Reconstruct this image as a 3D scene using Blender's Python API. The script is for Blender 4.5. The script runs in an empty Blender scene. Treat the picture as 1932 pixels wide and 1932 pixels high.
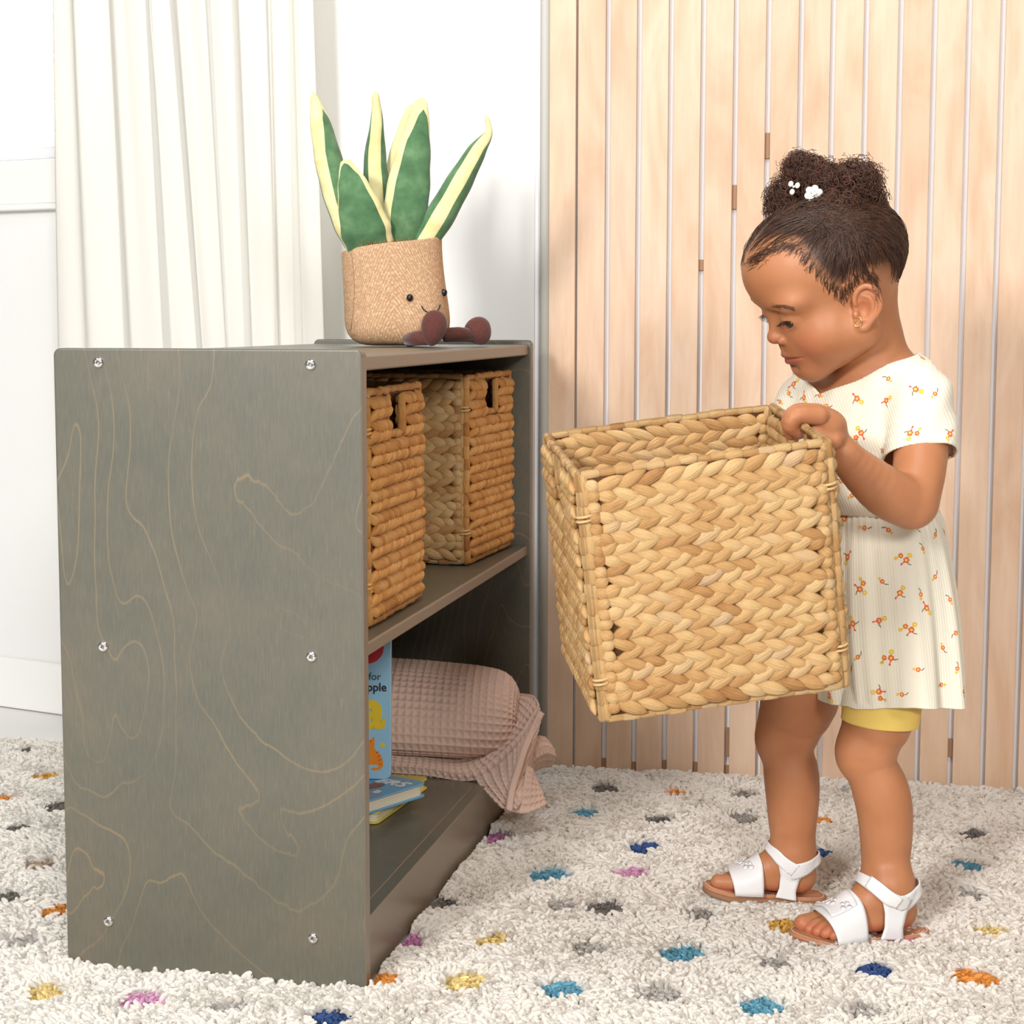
import bpy, math, random
import numpy as np
from mathutils import Vector, Matrix, Euler
from mathutils.bvhtree import BVHTree

rng = np.random.default_rng(7)
random.seed(7)
SC = bpy.context.scene
COL = SC.collection
PI = math.pi

# ------------------------------------------------------------------ camera
FPX, PITCH, ROLL, CAMH = 3506.6, 0.10322, 0.00146, 0.79409
_f = np.array([0, math.cos(PITCH), -math.sin(PITCH)])
_u = np.array([0, math.sin(PITCH), math.cos(PITCH)])
_x = np.array([1., 0, 0])
CAMR = math.cos(ROLL)*_x + math.sin(ROLL)*_u
CAMU = -math.sin(ROLL)*_x + math.cos(ROLL)*_u
CAMF = _f
CAMP = np.array([0, 0, CAMH])


def ray(px, py):
    return CAMR*(px-966)/FPX - CAMU*(py-966)/FPX + CAMF


def aty(px, py, Y):
    d = ray(px, py)
    return CAMP + d*(Y/d[1])


def atz(px, py, z=0.0):
    d = ray(px, py)
    return CAMP + d*((z-CAMH)/d[2])


def atplane(px, py, o, n):
    d = ray(px, py)
    return CAMP + d*(((np.asarray(o)-CAMP) @ n)/(d @ n))


cam = bpy.data.cameras.new('camera')
camo = bpy.data.objects.new('camera', cam)
COL.objects.link(camo)
m = Matrix(((CAMR[0], CAMU[0], -CAMF[0], 0), (CAMR[1], CAMU[1], -CAMF[1], 0), (CAMR[2], CAMU[2], -CAMF[2], CAMH), (0, 0, 0, 1)))
camo.matrix_world = m
cam.sensor_width = 36
cam.sensor_fit = 'HORIZONTAL'
cam.lens = FPX/1932*36
cam.clip_end = 60
SC.camera = camo


# ------------------------------------------------------------------ materials
def new_mat(name):
    mt = bpy.data.materials.new(name)
    mt.use_nodes = True
    nt = mt.node_tree
    return mt, nt, nt.nodes, nt.links, nt.nodes['Principled BSDF']


def node(nt, typ, **kw):
    n = nt.nodes.new(typ)
    for k, v in kw.items():
        if k.startswith('i_'):
            k = k[2:]
            key = int(k) if k.isdigit() else k.replace('_', ' ')
            n.inputs[key].default_value = v
        else:
            setattr(n, k, v)
    return n


def ramp(nt, stops, interp='LINEAR'):
    r = nt.nodes.new('ShaderNodeValToRGB')
    r.color_ramp.interpolation = interp
    el = r.color_ramp.elements
    while len(el) < len(stops):
        el.new(0.5)
    for e, (p, c) in zip(el, stops):
        e.position = p
        e.color = (*c, 1) if len(c) == 3 else c
    return r


def g(v):
    return (v, v, v)


def srgb(r, gg, b):
    def c(x):
        x /= 255
        return x/12.92 if x <= .04045 else ((x+.055)/1.055)**2.4
    return (c(r), c(gg), c(b))


def simple(name, col, rough=.6, spec=.5, metal=0., noise=None, bump=None, coat=0., sss=0., sheen=0., coord='Object'):
    """noise=(scale, amount, stretch) colour variation ; bump=(scale, strength, dist)"""
    mt, nt, N, L, B = new_mat(name)
    B.inputs['Base Color'].default_value = (*col, 1)
    B.inputs['Roughness'].default_value = rough
    B.inputs['Metallic'].default_value = metal
    B.inputs['Specular IOR Level'].default_value = spec
    B.inputs['Coat Weight'].default_value = coat
    B.inputs['Sheen Weight'].default_value = sheen
    if sss:
        B.inputs['Subsurface Weight'].default_value = sss
        B.inputs['Subsurface Radius'].default_value = (1, .4, .2)
        B.inputs['Subsurface Scale'].default_value = .008
    tc = node(nt, 'ShaderNodeTexCoord')
    if noise:
        mp = node(nt, 'ShaderNodeMapping')
        mp.inputs['Scale'].default_value = noise[2] if len(noise) > 2 else (1, 1, 1)
        L.new(tc.outputs[coord], mp.inputs[0])
        nz = node(nt, 'ShaderNodeTexNoise', i_Scale=noise[0], i_Detail=4.0)
        L.new(mp.outputs[0], nz.inputs['Vector'])
        a = noise[1]
        r = ramp(nt, [(.3, tuple(c*(1-a) for c in col)), (.7, tuple(min(1, c*(1+a)) for c in col))])
        L.new(nz.outputs['Fac'], r.inputs[0])
        L.new(r.outputs[0], B.inputs['Base Color'])
    if bump:
        nb = node(nt, 'ShaderNodeTexNoise', i_Scale=bump[0], i_Detail=3.0)
        L.new(tc.outputs[coord], nb.inputs['Vector'])
        bp = node(nt, 'ShaderNodeBump', i_Strength=bump[1], i_Distance=bump[2])
        L.new(nb.outputs['Fac'], bp.inputs['Height'])
        L.new(bp.outputs[0], B.inputs['Normal'])
    return mt


# ------------------------------------------------------------------ mesh builder
class MB:
    def __init__(s):
        s.v, s.f, s.uv, s.c, s.mi, s.n = [], [], [], [], [], 0

    def add(s, verts, faces, uvs=None, col=None, mi=0):
        verts = np.asarray(verts, float)
        s.v.append(verts)
        for k, f in enumerate(faces):
            s.f.append([i+s.n for i in f])
            s.mi.append(mi if np.isscalar(mi) else mi[k])
        s.uv.append(np.zeros((len(verts), 2)) if uvs is None else np.asarray(uvs, float))
        c = np.zeros((len(verts), 3))
        if col is not None:
            c[:] = col
        s.c.append(c)
        s.n += len(verts)
        return s

    def grid(s, P, closed_u=False, uv=None, col=None, mi=0, cap=False, flip=False):
        """P: (nv, nu, 3) grid"""
        P = np.asarray(P, float)
        nv, nu = P.shape[:2]
        idx = np.arange(nv*nu).reshape(nv, nu)
        fs = []
        mm = nu if closed_u else nu-1
        for j in range(nv-1):
            for i in range(mm):
                a, b, c, d = idx[j, i], idx[j, (i+1) % nu], idx[j+1, (i+1) % nu], idx[j+1, i]
                fs.append((a, d, c, b) if flip else (a, b, c, d))
        if cap:
            fs.append(list(idx[0, ::-1]) if not flip else list(idx[0]))
            fs.append(list(idx[-1]) if not flip else list(idx[-1, ::-1]))
        if uv is None:
            uu, vv = np.meshgrid(np.linspace(0, 1, nu), np.linspace(0, 1, nv))
            uv = np.stack([uu, vv], -1)
        return s.add(P.reshape(-1, 3), fs, np.asarray(uv).reshape(-1, 2), col, mi)

    def box(s, lo, hi, col=None, mi=0):
        x0, y0, z0 = lo
        x1, y1, z1 = hi
        v = [(x0, y0, z0), (x1, y0, z0), (x1, y1, z0), (x0, y1, z0), (x0, y0, z1), (x1, y0, z1), (x1, y1, z1), (x0, y1, z1)]
        f = [(0, 3, 2, 1), (4, 5, 6, 7), (0, 1, 5, 4), (1, 2, 6, 5), (2, 3, 7, 6), (3, 0, 4, 7)]
        return s.add(v, f, None, col, mi)

    def tube(s, path, rad, n=10, col=None, mi=0, cap=True, ref=None, ell=None):
        P = frames_tube(path, rad, n, ref, ell)
        return s.grid(P, closed_u=True, col=col, mi=mi, cap=cap)

    def build(s, name, mat, parent=None, smooth=True, loc=None):
        me = bpy.data.meshes.new(name)
        V = np.concatenate(s.v) if s.v else np.zeros((0, 3))
        nl = np.array([len(f) for f in s.f], np.int32)
        flat = np.array([i for f in s.f for i in f], np.int32)
        me.vertices.add(len(V))
        me.vertices.foreach_set('co', V.astype(np.float32).ravel())
        me.loops.add(len(flat))
        me.loops.foreach_set('vertex_index', flat)
        me.polygons.add(len(nl))
        me.polygons.foreach_set('loop_start', np.concatenate([[0], np.cumsum(nl)[:-1]]).astype(np.int32))
        me.polygons.foreach_set('loop_total', nl)
        UV = np.concatenate(s.uv)[flat]
        me.update(calc_edges=True)
        l = me.uv_layers.new(name='UVMap')
        l.data.foreach_set('uv', UV.astype(np.float32).ravel())
        ca = me.color_attributes.new('rnd', 'FLOAT_COLOR', 'POINT')
        C4 = np.ones((len(V), 4), np.float32)
        C4[:, :3] = np.concatenate(s.c)
        ca.data.foreach_set('color', C4.ravel())
        mats = mat if isinstance(mat, (list, tuple)) else [mat]
        for mm in mats:
            me.materials.append(mm)
        me.polygons.foreach_set('material_index', np.array(s.mi, np.int32))
        me.polygons.foreach_set('use_smooth', np.full(len(nl), bool(smooth)))
        me.validate()
        me.update()
        o = bpy.data.objects.new(name, me)
        COL.objects.link(o)
        if parent is not None:
            o.parent = parent
        if loc is not None:
            o.location = loc
        return o


def frames_tube(path, rad, n=10, ref=None, ell=None):
    path = np.asarray(path, float)
    k = len(path)
    rad = np.broadcast_to(np.asarray(rad, float), (k,))
    T = np.gradient(path, axis=0)
    T /= np.linalg.norm(T, axis=1)[:, None]+1e-12
    r = np.array(ref, float) if ref is not None else (np.array([0, 0, 1.]) if abs(T[0, 2]) < .9 else np.array([1., 0, 0]))
    out = []
    a = np.arange(n)*2*PI/n
    for i in range(k):
        r = r-(r @ T[i])*T[i]
        r /= np.linalg.norm(r)
        b = np.cross(T[i], r)
        e = (1, 1) if ell is None else ell
        out.append(path[i]+rad[i]*(np.cos(a)[:, None]*r*e[0]+np.sin(a)[:, None]*b*e[1]))
    return np.array(out)


def cr(ctrl, n):
    """catmull-rom resample of control rows (k, d)"""
    P = np.asarray(ctrl, float)
    k = len(P)
    t = np.linspace(0, k-1, n)
    i = np.minimum(t.astype(int), k-2)
    f = (t-i)[:, None]
    E = np.concatenate([[2*P[0]-P[1]], P, [2*P[-1]-P[-2]]])
    p0, p1, p2, p3 = E[i], E[i+1], E[i+2], E[i+3]
    return .5*((2*p1)+(-p0+p2)*f+(2*p0-5*p1+4*p2-p3)*f**2+(-p0+3*p1-3*p2+p3)*f**3)


def patch(ctrl, nu, nv):
    """ctrl (rows, cols, 3) -> (nv, nu, 3) smooth surface"""
    C = np.asarray(ctrl, float)
    a = np.stack([cr(row, nu) for row in C])
    return np.stack([cr(a[:, j], nv) for j in range(nu)], 1)


def ellipsoid_pts(c, r, nu=16, nv=10, M=None):
    th = np.linspace(0, PI, nv)
    ph = np.arange(nu)*2*PI/nu
    P = np.stack([np.sin(th)[:, None]*np.cos(ph), np.sin(th)[:, None]*np.sin(ph), -np.cos(th)[:, None]*np.ones(nu)], -1)*np.asarray(r)
    if M is not None:
        P = P @ np.asarray(M).T
    return P+np.asarray(c)


def tag(o, label=None, cat=None, group=None, kind=None):
    for k, v in (('label', label), ('category', cat), ('group', group), ('kind', kind)):
        if v:
            o[k] = v
    return o


def empty(name, loc=(0, 0, 0), rot=(0, 0, 0)):
    o = bpy.data.objects.new(name, None)
    COL.objects.link(o)
    o.location = loc
    o.rotation_euler = rot
    o.empty_display_size = .05
    return o


def mod_bevel(o, w, seg=2, ang=.6):
    b = o.modifiers.new('bevel', 'BEVEL')
    b.width = w
    b.segments = seg
    b.limit_method = 'ANGLE'
    b.angle_limit = ang
    return o


def mod_solid(o, t, off=-1):
    s = o.modifiers.new('solid', 'SOLIDIFY')
    s.thickness = t
    s.offset = off
    return o


YAW = 0.20368
cY, sY = math.cos(YAW), math.sin(YAW)
SH0 = np.array([-.17124, 2.12608, 0])   # near front corner of the shelf


def shw(x, y, z=0.):
    """shelf frame (x to the right along the side panel, y along its length) -> world"""
    return np.array([SH0[0]+cY*x+sY*y, SH0[1]-sY*x+cY*y, z])
# ------------------------------------------------------------------ room shell
wall_m = simple('white_wall_paint', (.865, .865, .85), .75, .3, bump=(60, .04, .002))
floor_m = simple('white_floor_paint', (.88, .87, .85), .5, .4)
trim_m = simple('white_trim_paint', (.91, .905, .88), .45, .4)
grey_m = simple('grey_post_paint', (.56, .55, .51), .55, .4)

o = MB().box((-3.2, -1.2, -.06), (2.6, 4.6, -.022)).build('floor', floor_m, smooth=False)
tag(o, kind='structure')

# left white wall: from the corner A to far left, with a window hole
WA = np.array([.045, 3.245, 0])
wd = np.array([-1.08-.04, 3.861-3.235, 0])
wd /= np.linalg.norm(wd)                 # along the wall, to the left
wn = np.array([wd[1], -wd[0], 0])        # pointing into the room
if wn[1] > 0:
    wn = -wn
WROT = Matrix(((wd[0], -wn[0], 0, WA[0]), (wd[1], -wn[1], 0, WA[1]), (0, 0, 1, 0), (0, 0, 0, 1)))


def wall_uz(px, py, off=0.):
    P = atplane(px, py, WA+wn*off, wn)
    return (P-WA) @ wd, P[2]


u_r = wall_uz(175, 200)[0]      # right edge of the window opening, behind the curtain
z_s = wall_uz(60, 304)[1]       # bottom of the window opening
u_l, z_t = u_r+1.05, z_s+1.25
mb = MB()
T = .10
mb.box((0, 0, -.022), (u_r, T, 2.6)).box((u_r, 0, -.022), (u_l, T, z_s)).box((u_l, 0, -.022), (2.6, T, 2.6)).box((u_r, 0, z_t), (u_l, T, 2.6))
o = mb.build('wall_left', wall_m, smooth=False)
o.matrix_world = WROT
tag(o, kind='structure')

# window: casing, sill board, sash and pane
mb = MB()
cw = .105
z_c = wall_uz(60, 386)[1]
mb.box((u_r-cw, -.022, z_c), (u_l+cw, 0, z_s)).box((u_r-cw, -.022, z_s), (u_r, 0, z_t+cw)).box((u_l, -.022, z_s), (u_l+cw, 0, z_t+cw)).box((u_r, -.022, z_t), (u_l, 0, z_t+cw))
mb.box((u_r-cw-.01, -.028, z_c-.012), (u_l+cw+.01, 0, z_c))
win = mb.build('window_1', trim_m, smooth=False)
win.matrix_world = WROT
tag(win, kind='structure')
mod_bevel(win, .003, 2)
mb = MB()
for a, b, c, d in ((u_r, u_r+.04, z_s, z_t), (u_l-.04, u_l, z_s, z_t), (u_r, u_l, z_s, z_s+.045), (u_r, u_l, z_t-.045, z_t), (u_r, u_l, (z_s+z_t)/2-.02, (z_s+z_t)/2+.02)):
    mb.box((a, .06, c), (b, .09, d))
mb.build('window_sash', trim_m, win, smooth=False)
gm, nt, N, L, B = new_mat('window_glass')
B.inputs['Transmission Weight'].default_value = 1
B.inputs['Roughness'].default_value = 0
B.inputs['IOR'].default_value = 1.01
MB().box((u_r+.03, .072, z_s+.03), (u_l-.03, .076, z_t-.03)).build('window_pane', gm, win, smooth=False)

# blind in the window: translucent white slats and bottom rail
bm_, nt, N, L, B = new_mat('blind_vinyl')
B.inputs['Base Color'].default_value = (.93, .93, .94, 1)
B.inputs['Roughness'].default_value = .5
tr = node(nt, 'ShaderNodeBsdfTranslucent', i_Color=(.95, .95, .96, 1))
mx = node(nt, 'ShaderNodeMixShader', i_0=.5)
L.new(B.outputs[0], mx.inputs[1])
L.new(tr.outputs[0], mx.inputs[2])
L.new(mx.outputs[0], N['Material Output'].inputs[0])
bl = empty('window_blind', (0, 0, 0))
bl.matrix_world = WROT @ Matrix.Translation(((u_r+u_l)/2, .03, z_s))
w2 = (u_l-u_r)/2-.008
mb = MB().box((-w2, -.014, .006), (w2, .014, .03))
r_ = mb.build('bottom_rail', bm_, bl)
mod_bevel(r_, .004)
mb = MB()
n = int((z_t-z_s-.06)/.022)
for k in range(n):
    z = .045+k*.022
    x = np.linspace(-w2, w2, 2)
    prof = [(-.012, .006), (-.005, .0035), (.003, 0), (.012, -.006)]
    P = np.array([[(xx, a*.5, z-b*1.6) for xx in x] for a, b in prof])
    mb.grid(P)
s_ = mb.build('slats', bm_, bl)
tag(bl, 'white horizontal slat blind glowing in the window', 'window blind')

# slat wall : white backing board and vertical wooden slats
SA = np.array([.0653, 3.2205, 0])
sd = np.array([cY, -sY, 0])
sn = np.array([-sY, -cY, 0])
SROT = Matrix(((sd[0], -sn[0], 0, SA[0]), (sd[1], -sn[1], 0, SA[1]), (0, 0, 1, 0), (0, 0, 0, 1)))
gaps = [1035, 1089, 1148, 1207, 1267, 1328, 1390, 1451.5, 1513, 1573, 1636, 1701, 1765, 1830, 1894]
gu = [(atplane(x, 10, SA, sn)-SA) @ sd for x in gaps]
st = (gu[-1]-gu[1])/13
while gu[-1] < 1.9:
    gu.append(gu[-1]+st)
back_m = simple('backing_white', (.93, .91, .925), .6, .3)
o = MB().box((-.03, .0165, -.022), (2.0, .09, 2.6)).build('wall_right', back_m, smooth=False)
o.matrix_world = SROT
tag(o, kind='structure')

sm, nt, N, L, B = new_mat('pale_maple_slats')
tc = node(nt, 'ShaderNodeTexCoord')
at = node(nt, 'ShaderNodeAttribute', attribute_name='rnd')
mp = node(nt, 'ShaderNodeMapping')
mp.inputs['Scale'].default_value = (1, 1, .07)
add = node(nt, 'ShaderNodeVectorMath', operation='MULTIPLY_ADD')
add.inputs[1].default_value = (7, 7, 7)
L.new(at.outputs['Color'], add.inputs[0])
L.new(tc.outputs['Object'], add.inputs[2])
L.new(add.outputs[0], mp.inputs[0])
n1 = node(nt, 'ShaderNodeTexNoise', i_Scale=90.0, i_Detail=6.0, i_Roughness=.65)
L.new(mp.outputs[0], n1.inputs['Vector'])
mp2 = node(nt, 'ShaderNodeMapping')
mp2.inputs['Scale'].default_value = (1, 1, .28)
L.new(add.outputs[0], mp2.inputs[0])
n2 = node(nt, 'ShaderNodeTexNoise', i_Scale=13.0, i_Detail=4.0, i_Distortion=1.2)
L.new(mp2.outputs[0], n2.inputs['Vector'])
r1 = ramp(nt, [(.3, srgb(213, 178, 149)), (.5, srgb(226, 195, 168)), (.72, srgb(234, 207, 181))])
r2 = ramp(nt, [(.30, srgb(213, 172, 141)), (.45, srgb(227, 194, 167)), (.6, srgb(237, 210, 187)), (.8, srgb(226, 186, 163))])
L.new(n1.outputs['Fac'], r1.inputs[0])
L.new(n2.outputs['Fac'], r2.inputs[0])
mxc = node(nt, 'ShaderNodeMix', data_type='RGBA', i_0=.6)
L.new(r1.outputs[0], mxc.inputs[6])
L.new(r2.outputs[0], mxc.inputs[7])
sepc = node(nt, 'ShaderNodeSeparateColor')
L.new(at.outputs['Color'], sepc.inputs[0])
rt = ramp(nt, [(0, (.93, .90, .86)), (.5, (.99, .98, .96)), (1, (1, .94, .90))])
L.new(sepc.outputs[0], rt.inputs[0])
mul = node(nt, 'ShaderNodeMix', data_type='RGBA', blend_type='MULTIPLY', i_0=1.0)
L.new(mxc.outputs[2], mul.inputs[6])
L.new(rt.outputs[0], mul.inputs[7])
# small knots
vk = node(nt, 'ShaderNodeTexVoronoi', i_Scale=9.0)
mpk = node(nt, 'ShaderNodeMapping')
mpk.inputs['Scale'].default_value = (1, 1, .6)
L.new(add.outputs[0], mpk.inputs[0])
L.new(mpk.outputs[0], vk.inputs['Vector'])
rk = ramp(nt, [(0, g(1)), (.012, g(.8)), (.03, g(0))])
L.new(vk.outputs['Distance'], rk.inputs[0])
mk = node(nt, 'ShaderNodeMix', data_type='RGBA')
L.new(rk.outputs[0], mk.inputs[0])
L.new(mul.outputs[2], mk.inputs[6])
mk.inputs[7].default_value = (*srgb(178, 140, 104), 1)
L.new(mk.outputs[2], B.inputs['Base Color'])
B.inputs['Roughness'].default_value = .5
B.inputs['Specular IOR Level'].default_value = .35
SLAT = sm
mb = MB()
for i in range(len(gu)-1):
    gL = .0010 if i == 0 else (.0018 if i == 1 else .0042)
    gR = .0018 if i == 0 else .0042
    a, b = gu[i]+gL, gu[i+1]-gR
    rr = (random.random(), random.random(), random.random())
    mb.box((a, .002, -.018), (b, .011, 2.6), col=rr)
o = mb.build('slat_cladding', SLAT, smooth=False)
mod_bevel(o, .0012, 2)
o.parent = bpy.data.objects['wall_right']
tag(o, 'pale maple vertical slats')
# dark battens behind the slats, seen in the gaps near the floor
bat_m = simple('batten_wood', srgb(168, 132, 104), .7)
mb = MB()
for i, px_, py_, hh in [(7, 1449, 275, .042), (6, 1388, 372, .040), (5, 1327, 500, .018), (6, 1392, 1400, .05), (4, 1262, 1450, .03), (3, 1203, 1452, .028), (5, 1325, 1454, .03), (6, 1385, 1460, .03), (2, 1145, 1446, .03), (12, 1794, 1410, .03)]:
    P_ = (atplane(px_, py_, SA+sn*-.015, sn)-SA)
    u0 = P_ @ sd
    mb.box((u0-.02, .011, P_[2]-hh/2), (u0+.02, .0164, P_[2]+hh/2))
o = mb.build('batten', bat_m, bpy.data.objects['wall_right'], smooth=False)

# grey corner post left of the slats, baseboard of the white wall
mb = MB()
c = np.array([SA[0], SA[1]])
pp = atplane(1027, 700, SA+sn*-.004, sn)
path = np.array([[pp[0], pp[1], -.02], [pp[0], pp[1], 1.3], [pp[0], pp[1], 2.6]])
mb.tube(path, .0085, 16)
o = mb.build('trim_1', grey_m)
tag(o, kind='structure')
zb = wall_uz(1010, 1358)[1]
mb = MB().box((.0, -.014, -.02), (2.6, 0, max(.07, zb)))
o = mb.build('baseboard_left', trim_m, smooth=False)
o.matrix_world = WROT
mod_bevel(o, .004, 2)
tag(o, kind='structure')

# ------------------------------------------------------------------ curtain
cm, nt, N, L, B = new_mat('sheer_white_curtain')
B.inputs['Base Color'].default_value = (.955, .95, .925, 1)
B.inputs['Roughness'].default_value = .8
B.inputs['Specular IOR Level'].default_value = .2
tr = node(nt, 'ShaderNodeBsdfTranslucent', i_Color=(.95, .91, .78, 1))
mx = node(nt, 'ShaderNodeMixShader', i_0=.35)
L.new(B.outputs[0], mx.inputs[1])
L.new(tr.outputs[0], mx.inputs[2])
L.new(mx.outputs[0], N['Material Output'].inputs[0])
OFF = .07
uR, uL = wall_uz(614, 400, OFF)[0], wall_uz(131, 400, OFF)[0]
# fold valleys in photo pixels at the top and at the shelf height
fold_top = [131, 225, 300, 338, 412, 452, 520, 560, 614]
fold_bot = [128, 238, 318, 374, 436, 468, 530, 566, 626]
depth = [.0, .018, .010, .030, .024, .022, .014, .026, .0]
ns, nz_ = 400, 40
mbc = MB()
P = np.zeros((nz_, ns, 3))
zz = np.linspace(.03, 2.45, nz_)
s = np.linspace(0, 1, ns)
for j, z in enumerate(zz):
    f = np.clip((z-.8)/(1.35-.8), -.6, 2.2)
    us = [wall_uz(a*f+b*(1-f), 400, OFF)[0] for a, b in zip(fold_top, fold_bot)]
    us = np.array(us)
    k = s*(len(us)-1)
    i = np.minimum(k.astype(int), len(us)-2)
    fr = k-i
    hump = np.sin(fr*PI)**.7
    dd = np.array(depth)
    base = dd[i]*(1-fr)+dd[i+1]*fr
    u = us[i]*(1-fr)+us[i+1]*fr
    wv = .012*np.sin(3*PI*k+1.2*z)*np.sin(k*1.7+.5)
    amp = .9 if z > .5 else .9
    off = OFF+.03-base*.55*(1-hump)*amp+hump*.012+wv*.35+.004*np.sin(23*s*PI+z*2)
    u = u-.008*np.sin(fr*2*PI)
    P[j] = WA+np.outer(u, wd)+np.outer(off, wn)+np.outer(np.full(ns, z), [0, 0, 1])
mbc.grid(P)
cu = mbc.build('curtain', cm)
mod_solid(cu, .0015)
tag(cu, 'white sheer floor length curtain with soft folds beside the window', 'curtain')
# ------------------------------------------------------------------ shelf unit
def stain_wood(name, seed, edge=False):
    mt, nt, N, L, B = new_mat(name)
    tc = node(nt, 'ShaderNodeTexCoord')
    mp = node(nt, 'ShaderNodeMapping')
    mp.inputs['Location'].default_value = (seed, seed*.7, seed*.3)
    L.new(tc.outputs['Object'], mp.inputs[0])
    # fibres
    mf = node(nt, 'ShaderNodeMapping')
    mf.inputs['Scale'].default_value = (1, 1, .12)
    L.new(mp.outputs[0], mf.inputs[0])
    nf = node(nt, 'ShaderNodeTexNoise', i_Scale=420.0, i_Detail=5.0, i_Roughness=.6)
    L.new(mf.outputs[0], nf.inputs['Vector'])
    nb = node(nt, 'ShaderNodeTexNoise', i_Scale=7.0, i_Detail=6.0, i_Roughness=.62)
    L.new(mp.outputs[0], nb.inputs['Vector'])
    rf = ramp(nt, [(.3, srgb(84, 84, 74)), (.5, srgb(95, 93, 81)), (.62, srgb(103, 98, 83)), (.76, srgb(128, 114, 90))])
    rb = ramp(nt, [(.34, srgb(84, 86, 77)), (.5, srgb(95, 93, 82)), (.66, srgb(110, 99, 86))])
    L.new(nf.outputs['Fac'], rf.inputs[0])
    L.new(nb.outputs['Fac'], rb.inputs[0])
    mx = node(nt, 'ShaderNodeMix', data_type='RGBA', i_0=.5)
    L.new(rf.outputs[0], mx.inputs[6])
    L.new(rb.outputs[0], mx.inputs[7])
    # growth ring contour lines
    mc = node(nt, 'ShaderNodeMapping')
    mc.inputs['Scale'].default_value = (1.15, 1, .5)
    L.new(mp.outputs[0], mc.inputs[0])
    nw = node(nt, 'ShaderNodeTexNoise', i_Scale=38.0, i_Detail=3.0)
    L.new(mf.outputs[0], nw.inputs['Vector'])

    def ringfield(off):
        ad_ = node(nt, 'ShaderNodeVectorMath', operation='ADD')
        ad_.inputs[1].default_value = off
        L.new(mc.outputs[0], ad_.inputs[0])
        q = node(nt, 'ShaderNodeTexNoise', i_Scale=2.3, i_Detail=3.0, i_Roughness=.36, i_Distortion=.5)
        L.new(ad_.outputs[0], q.inputs['Vector'])
        m_ = node(nt, 'ShaderNodeMath', operation='MULTIPLY')
        m_.inputs[1].default_value = 30.0
        L.new(q.outputs['Fac'], m_.inputs[0])
        return m_
    h_ = .002
    f0, f1, f2 = ringfield((0, 0, 0)), ringfield((h_, 0, 0)), ringfield((0, 0, h_))

    def mth(op, a, b=None, val=None):
        m_ = node(nt, 'ShaderNodeMath', operation=op)
        L.new(a.outputs[0], m_.inputs[0])
        if b is not None:
            L.new(b.outputs[0], m_.inputs[1])
        elif val is not None:
            m_.inputs[1].default_value = val
        return m_
    dx_, dz_ = mth('SUBTRACT', f1, f0), mth('SUBTRACT', f2, f0)
    gm_ = mth('SQRT', mth('ADD', mth('MULTIPLY', dx_, dx_), mth('MULTIPLY', dz_, dz_)))
    wv_ = mth('MULTIPLY', nw, val=.22)
    fr = mth('FRACT', mth('ADD', f0, wv_))
    ds_ = mth('ABSOLUTE', mth('SUBTRACT', fr, val=.5))
    ratio = mth('DIVIDE', ds_, mth('ADD', mth('MULTIPLY', gm_, val=.55), None, .002))
    rl = ramp(nt, [(0, g(1)), (.30, g(.75)), (1.0, g(0))])
    L.new(ratio.outputs[0], rl.inputs[0])
    nv = node(nt, 'ShaderNodeTexNoise', i_Scale=5.0, i_Detail=2.0)
    L.new(mp.outputs[0], nv.inputs['Vector'])
    rv = ramp(nt, [(.36, g(.08)), (.60, g(.55))])
    L.new(nv.outputs['Fac'], rv.inputs[0])
    mm = node(nt, 'ShaderNodeMath', operation='MULTIPLY')
    L.new(rl.outputs[0], mm.inputs[0])
    L.new(rv.outputs[0], mm.inputs[1])
    m3 = node(nt, 'ShaderNodeMix', data_type='RGBA')
    L.new(mm.outputs[0], m3.inputs[0])
    L.new(mx.outputs[2], m3.inputs[6])
    m3.inputs[7].default_value = (*srgb(150, 126, 90), 1)
    if edge:
        B.inputs['Base Color'].default_value = (*srgb(126, 112, 95), 1)  # warm reflection of the slats painted into the front edge colour
    else:
        L.new(m3.outputs[2], B.inputs['Base Color'])
    B.inputs['Roughness'].default_value = .38
    B.inputs['Specular IOR Level'].default_value = .5
    B.inputs['Coat Weight'].default_value = .25
    B.inputs['Coat Roughness'].default_value = .3
    return mt


wood = stain_wood('grey_stained_birch', 3.3)
wood2 = stain_wood('grey_stained_birch_boards', 9.1)
edge_m = stain_wood('stained_edge_slat_bounce', 1., True)
metal = simple('nickel_screw', (.80, .78, .76), .18, .5, 1.0)
dark_m = simple('screw_socket', (.25, .24, .23), .4, .5, 1.0)

TH = .020
SW, SL, SHH = .379, 1.024, .76
shelf = empty('storage_shelf', tuple(SH0), (0, 0, -YAW))
tag(shelf, 'grey stained wooden open shelf unit standing on the rug beside the child', 'shelf')


def board(name, lo, hi, mats, front=None, bev=.003):
    """box with the +x face (front edge) in its own material"""
    mb = MB()
    mb.box(lo, hi, mi=[0, 0, 0, 1, 0, 0] if front else 0)
    o = mb.build(name, mats, shelf, smooth=False)
    mod_bevel(o, bev, 3)
    return o


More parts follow.
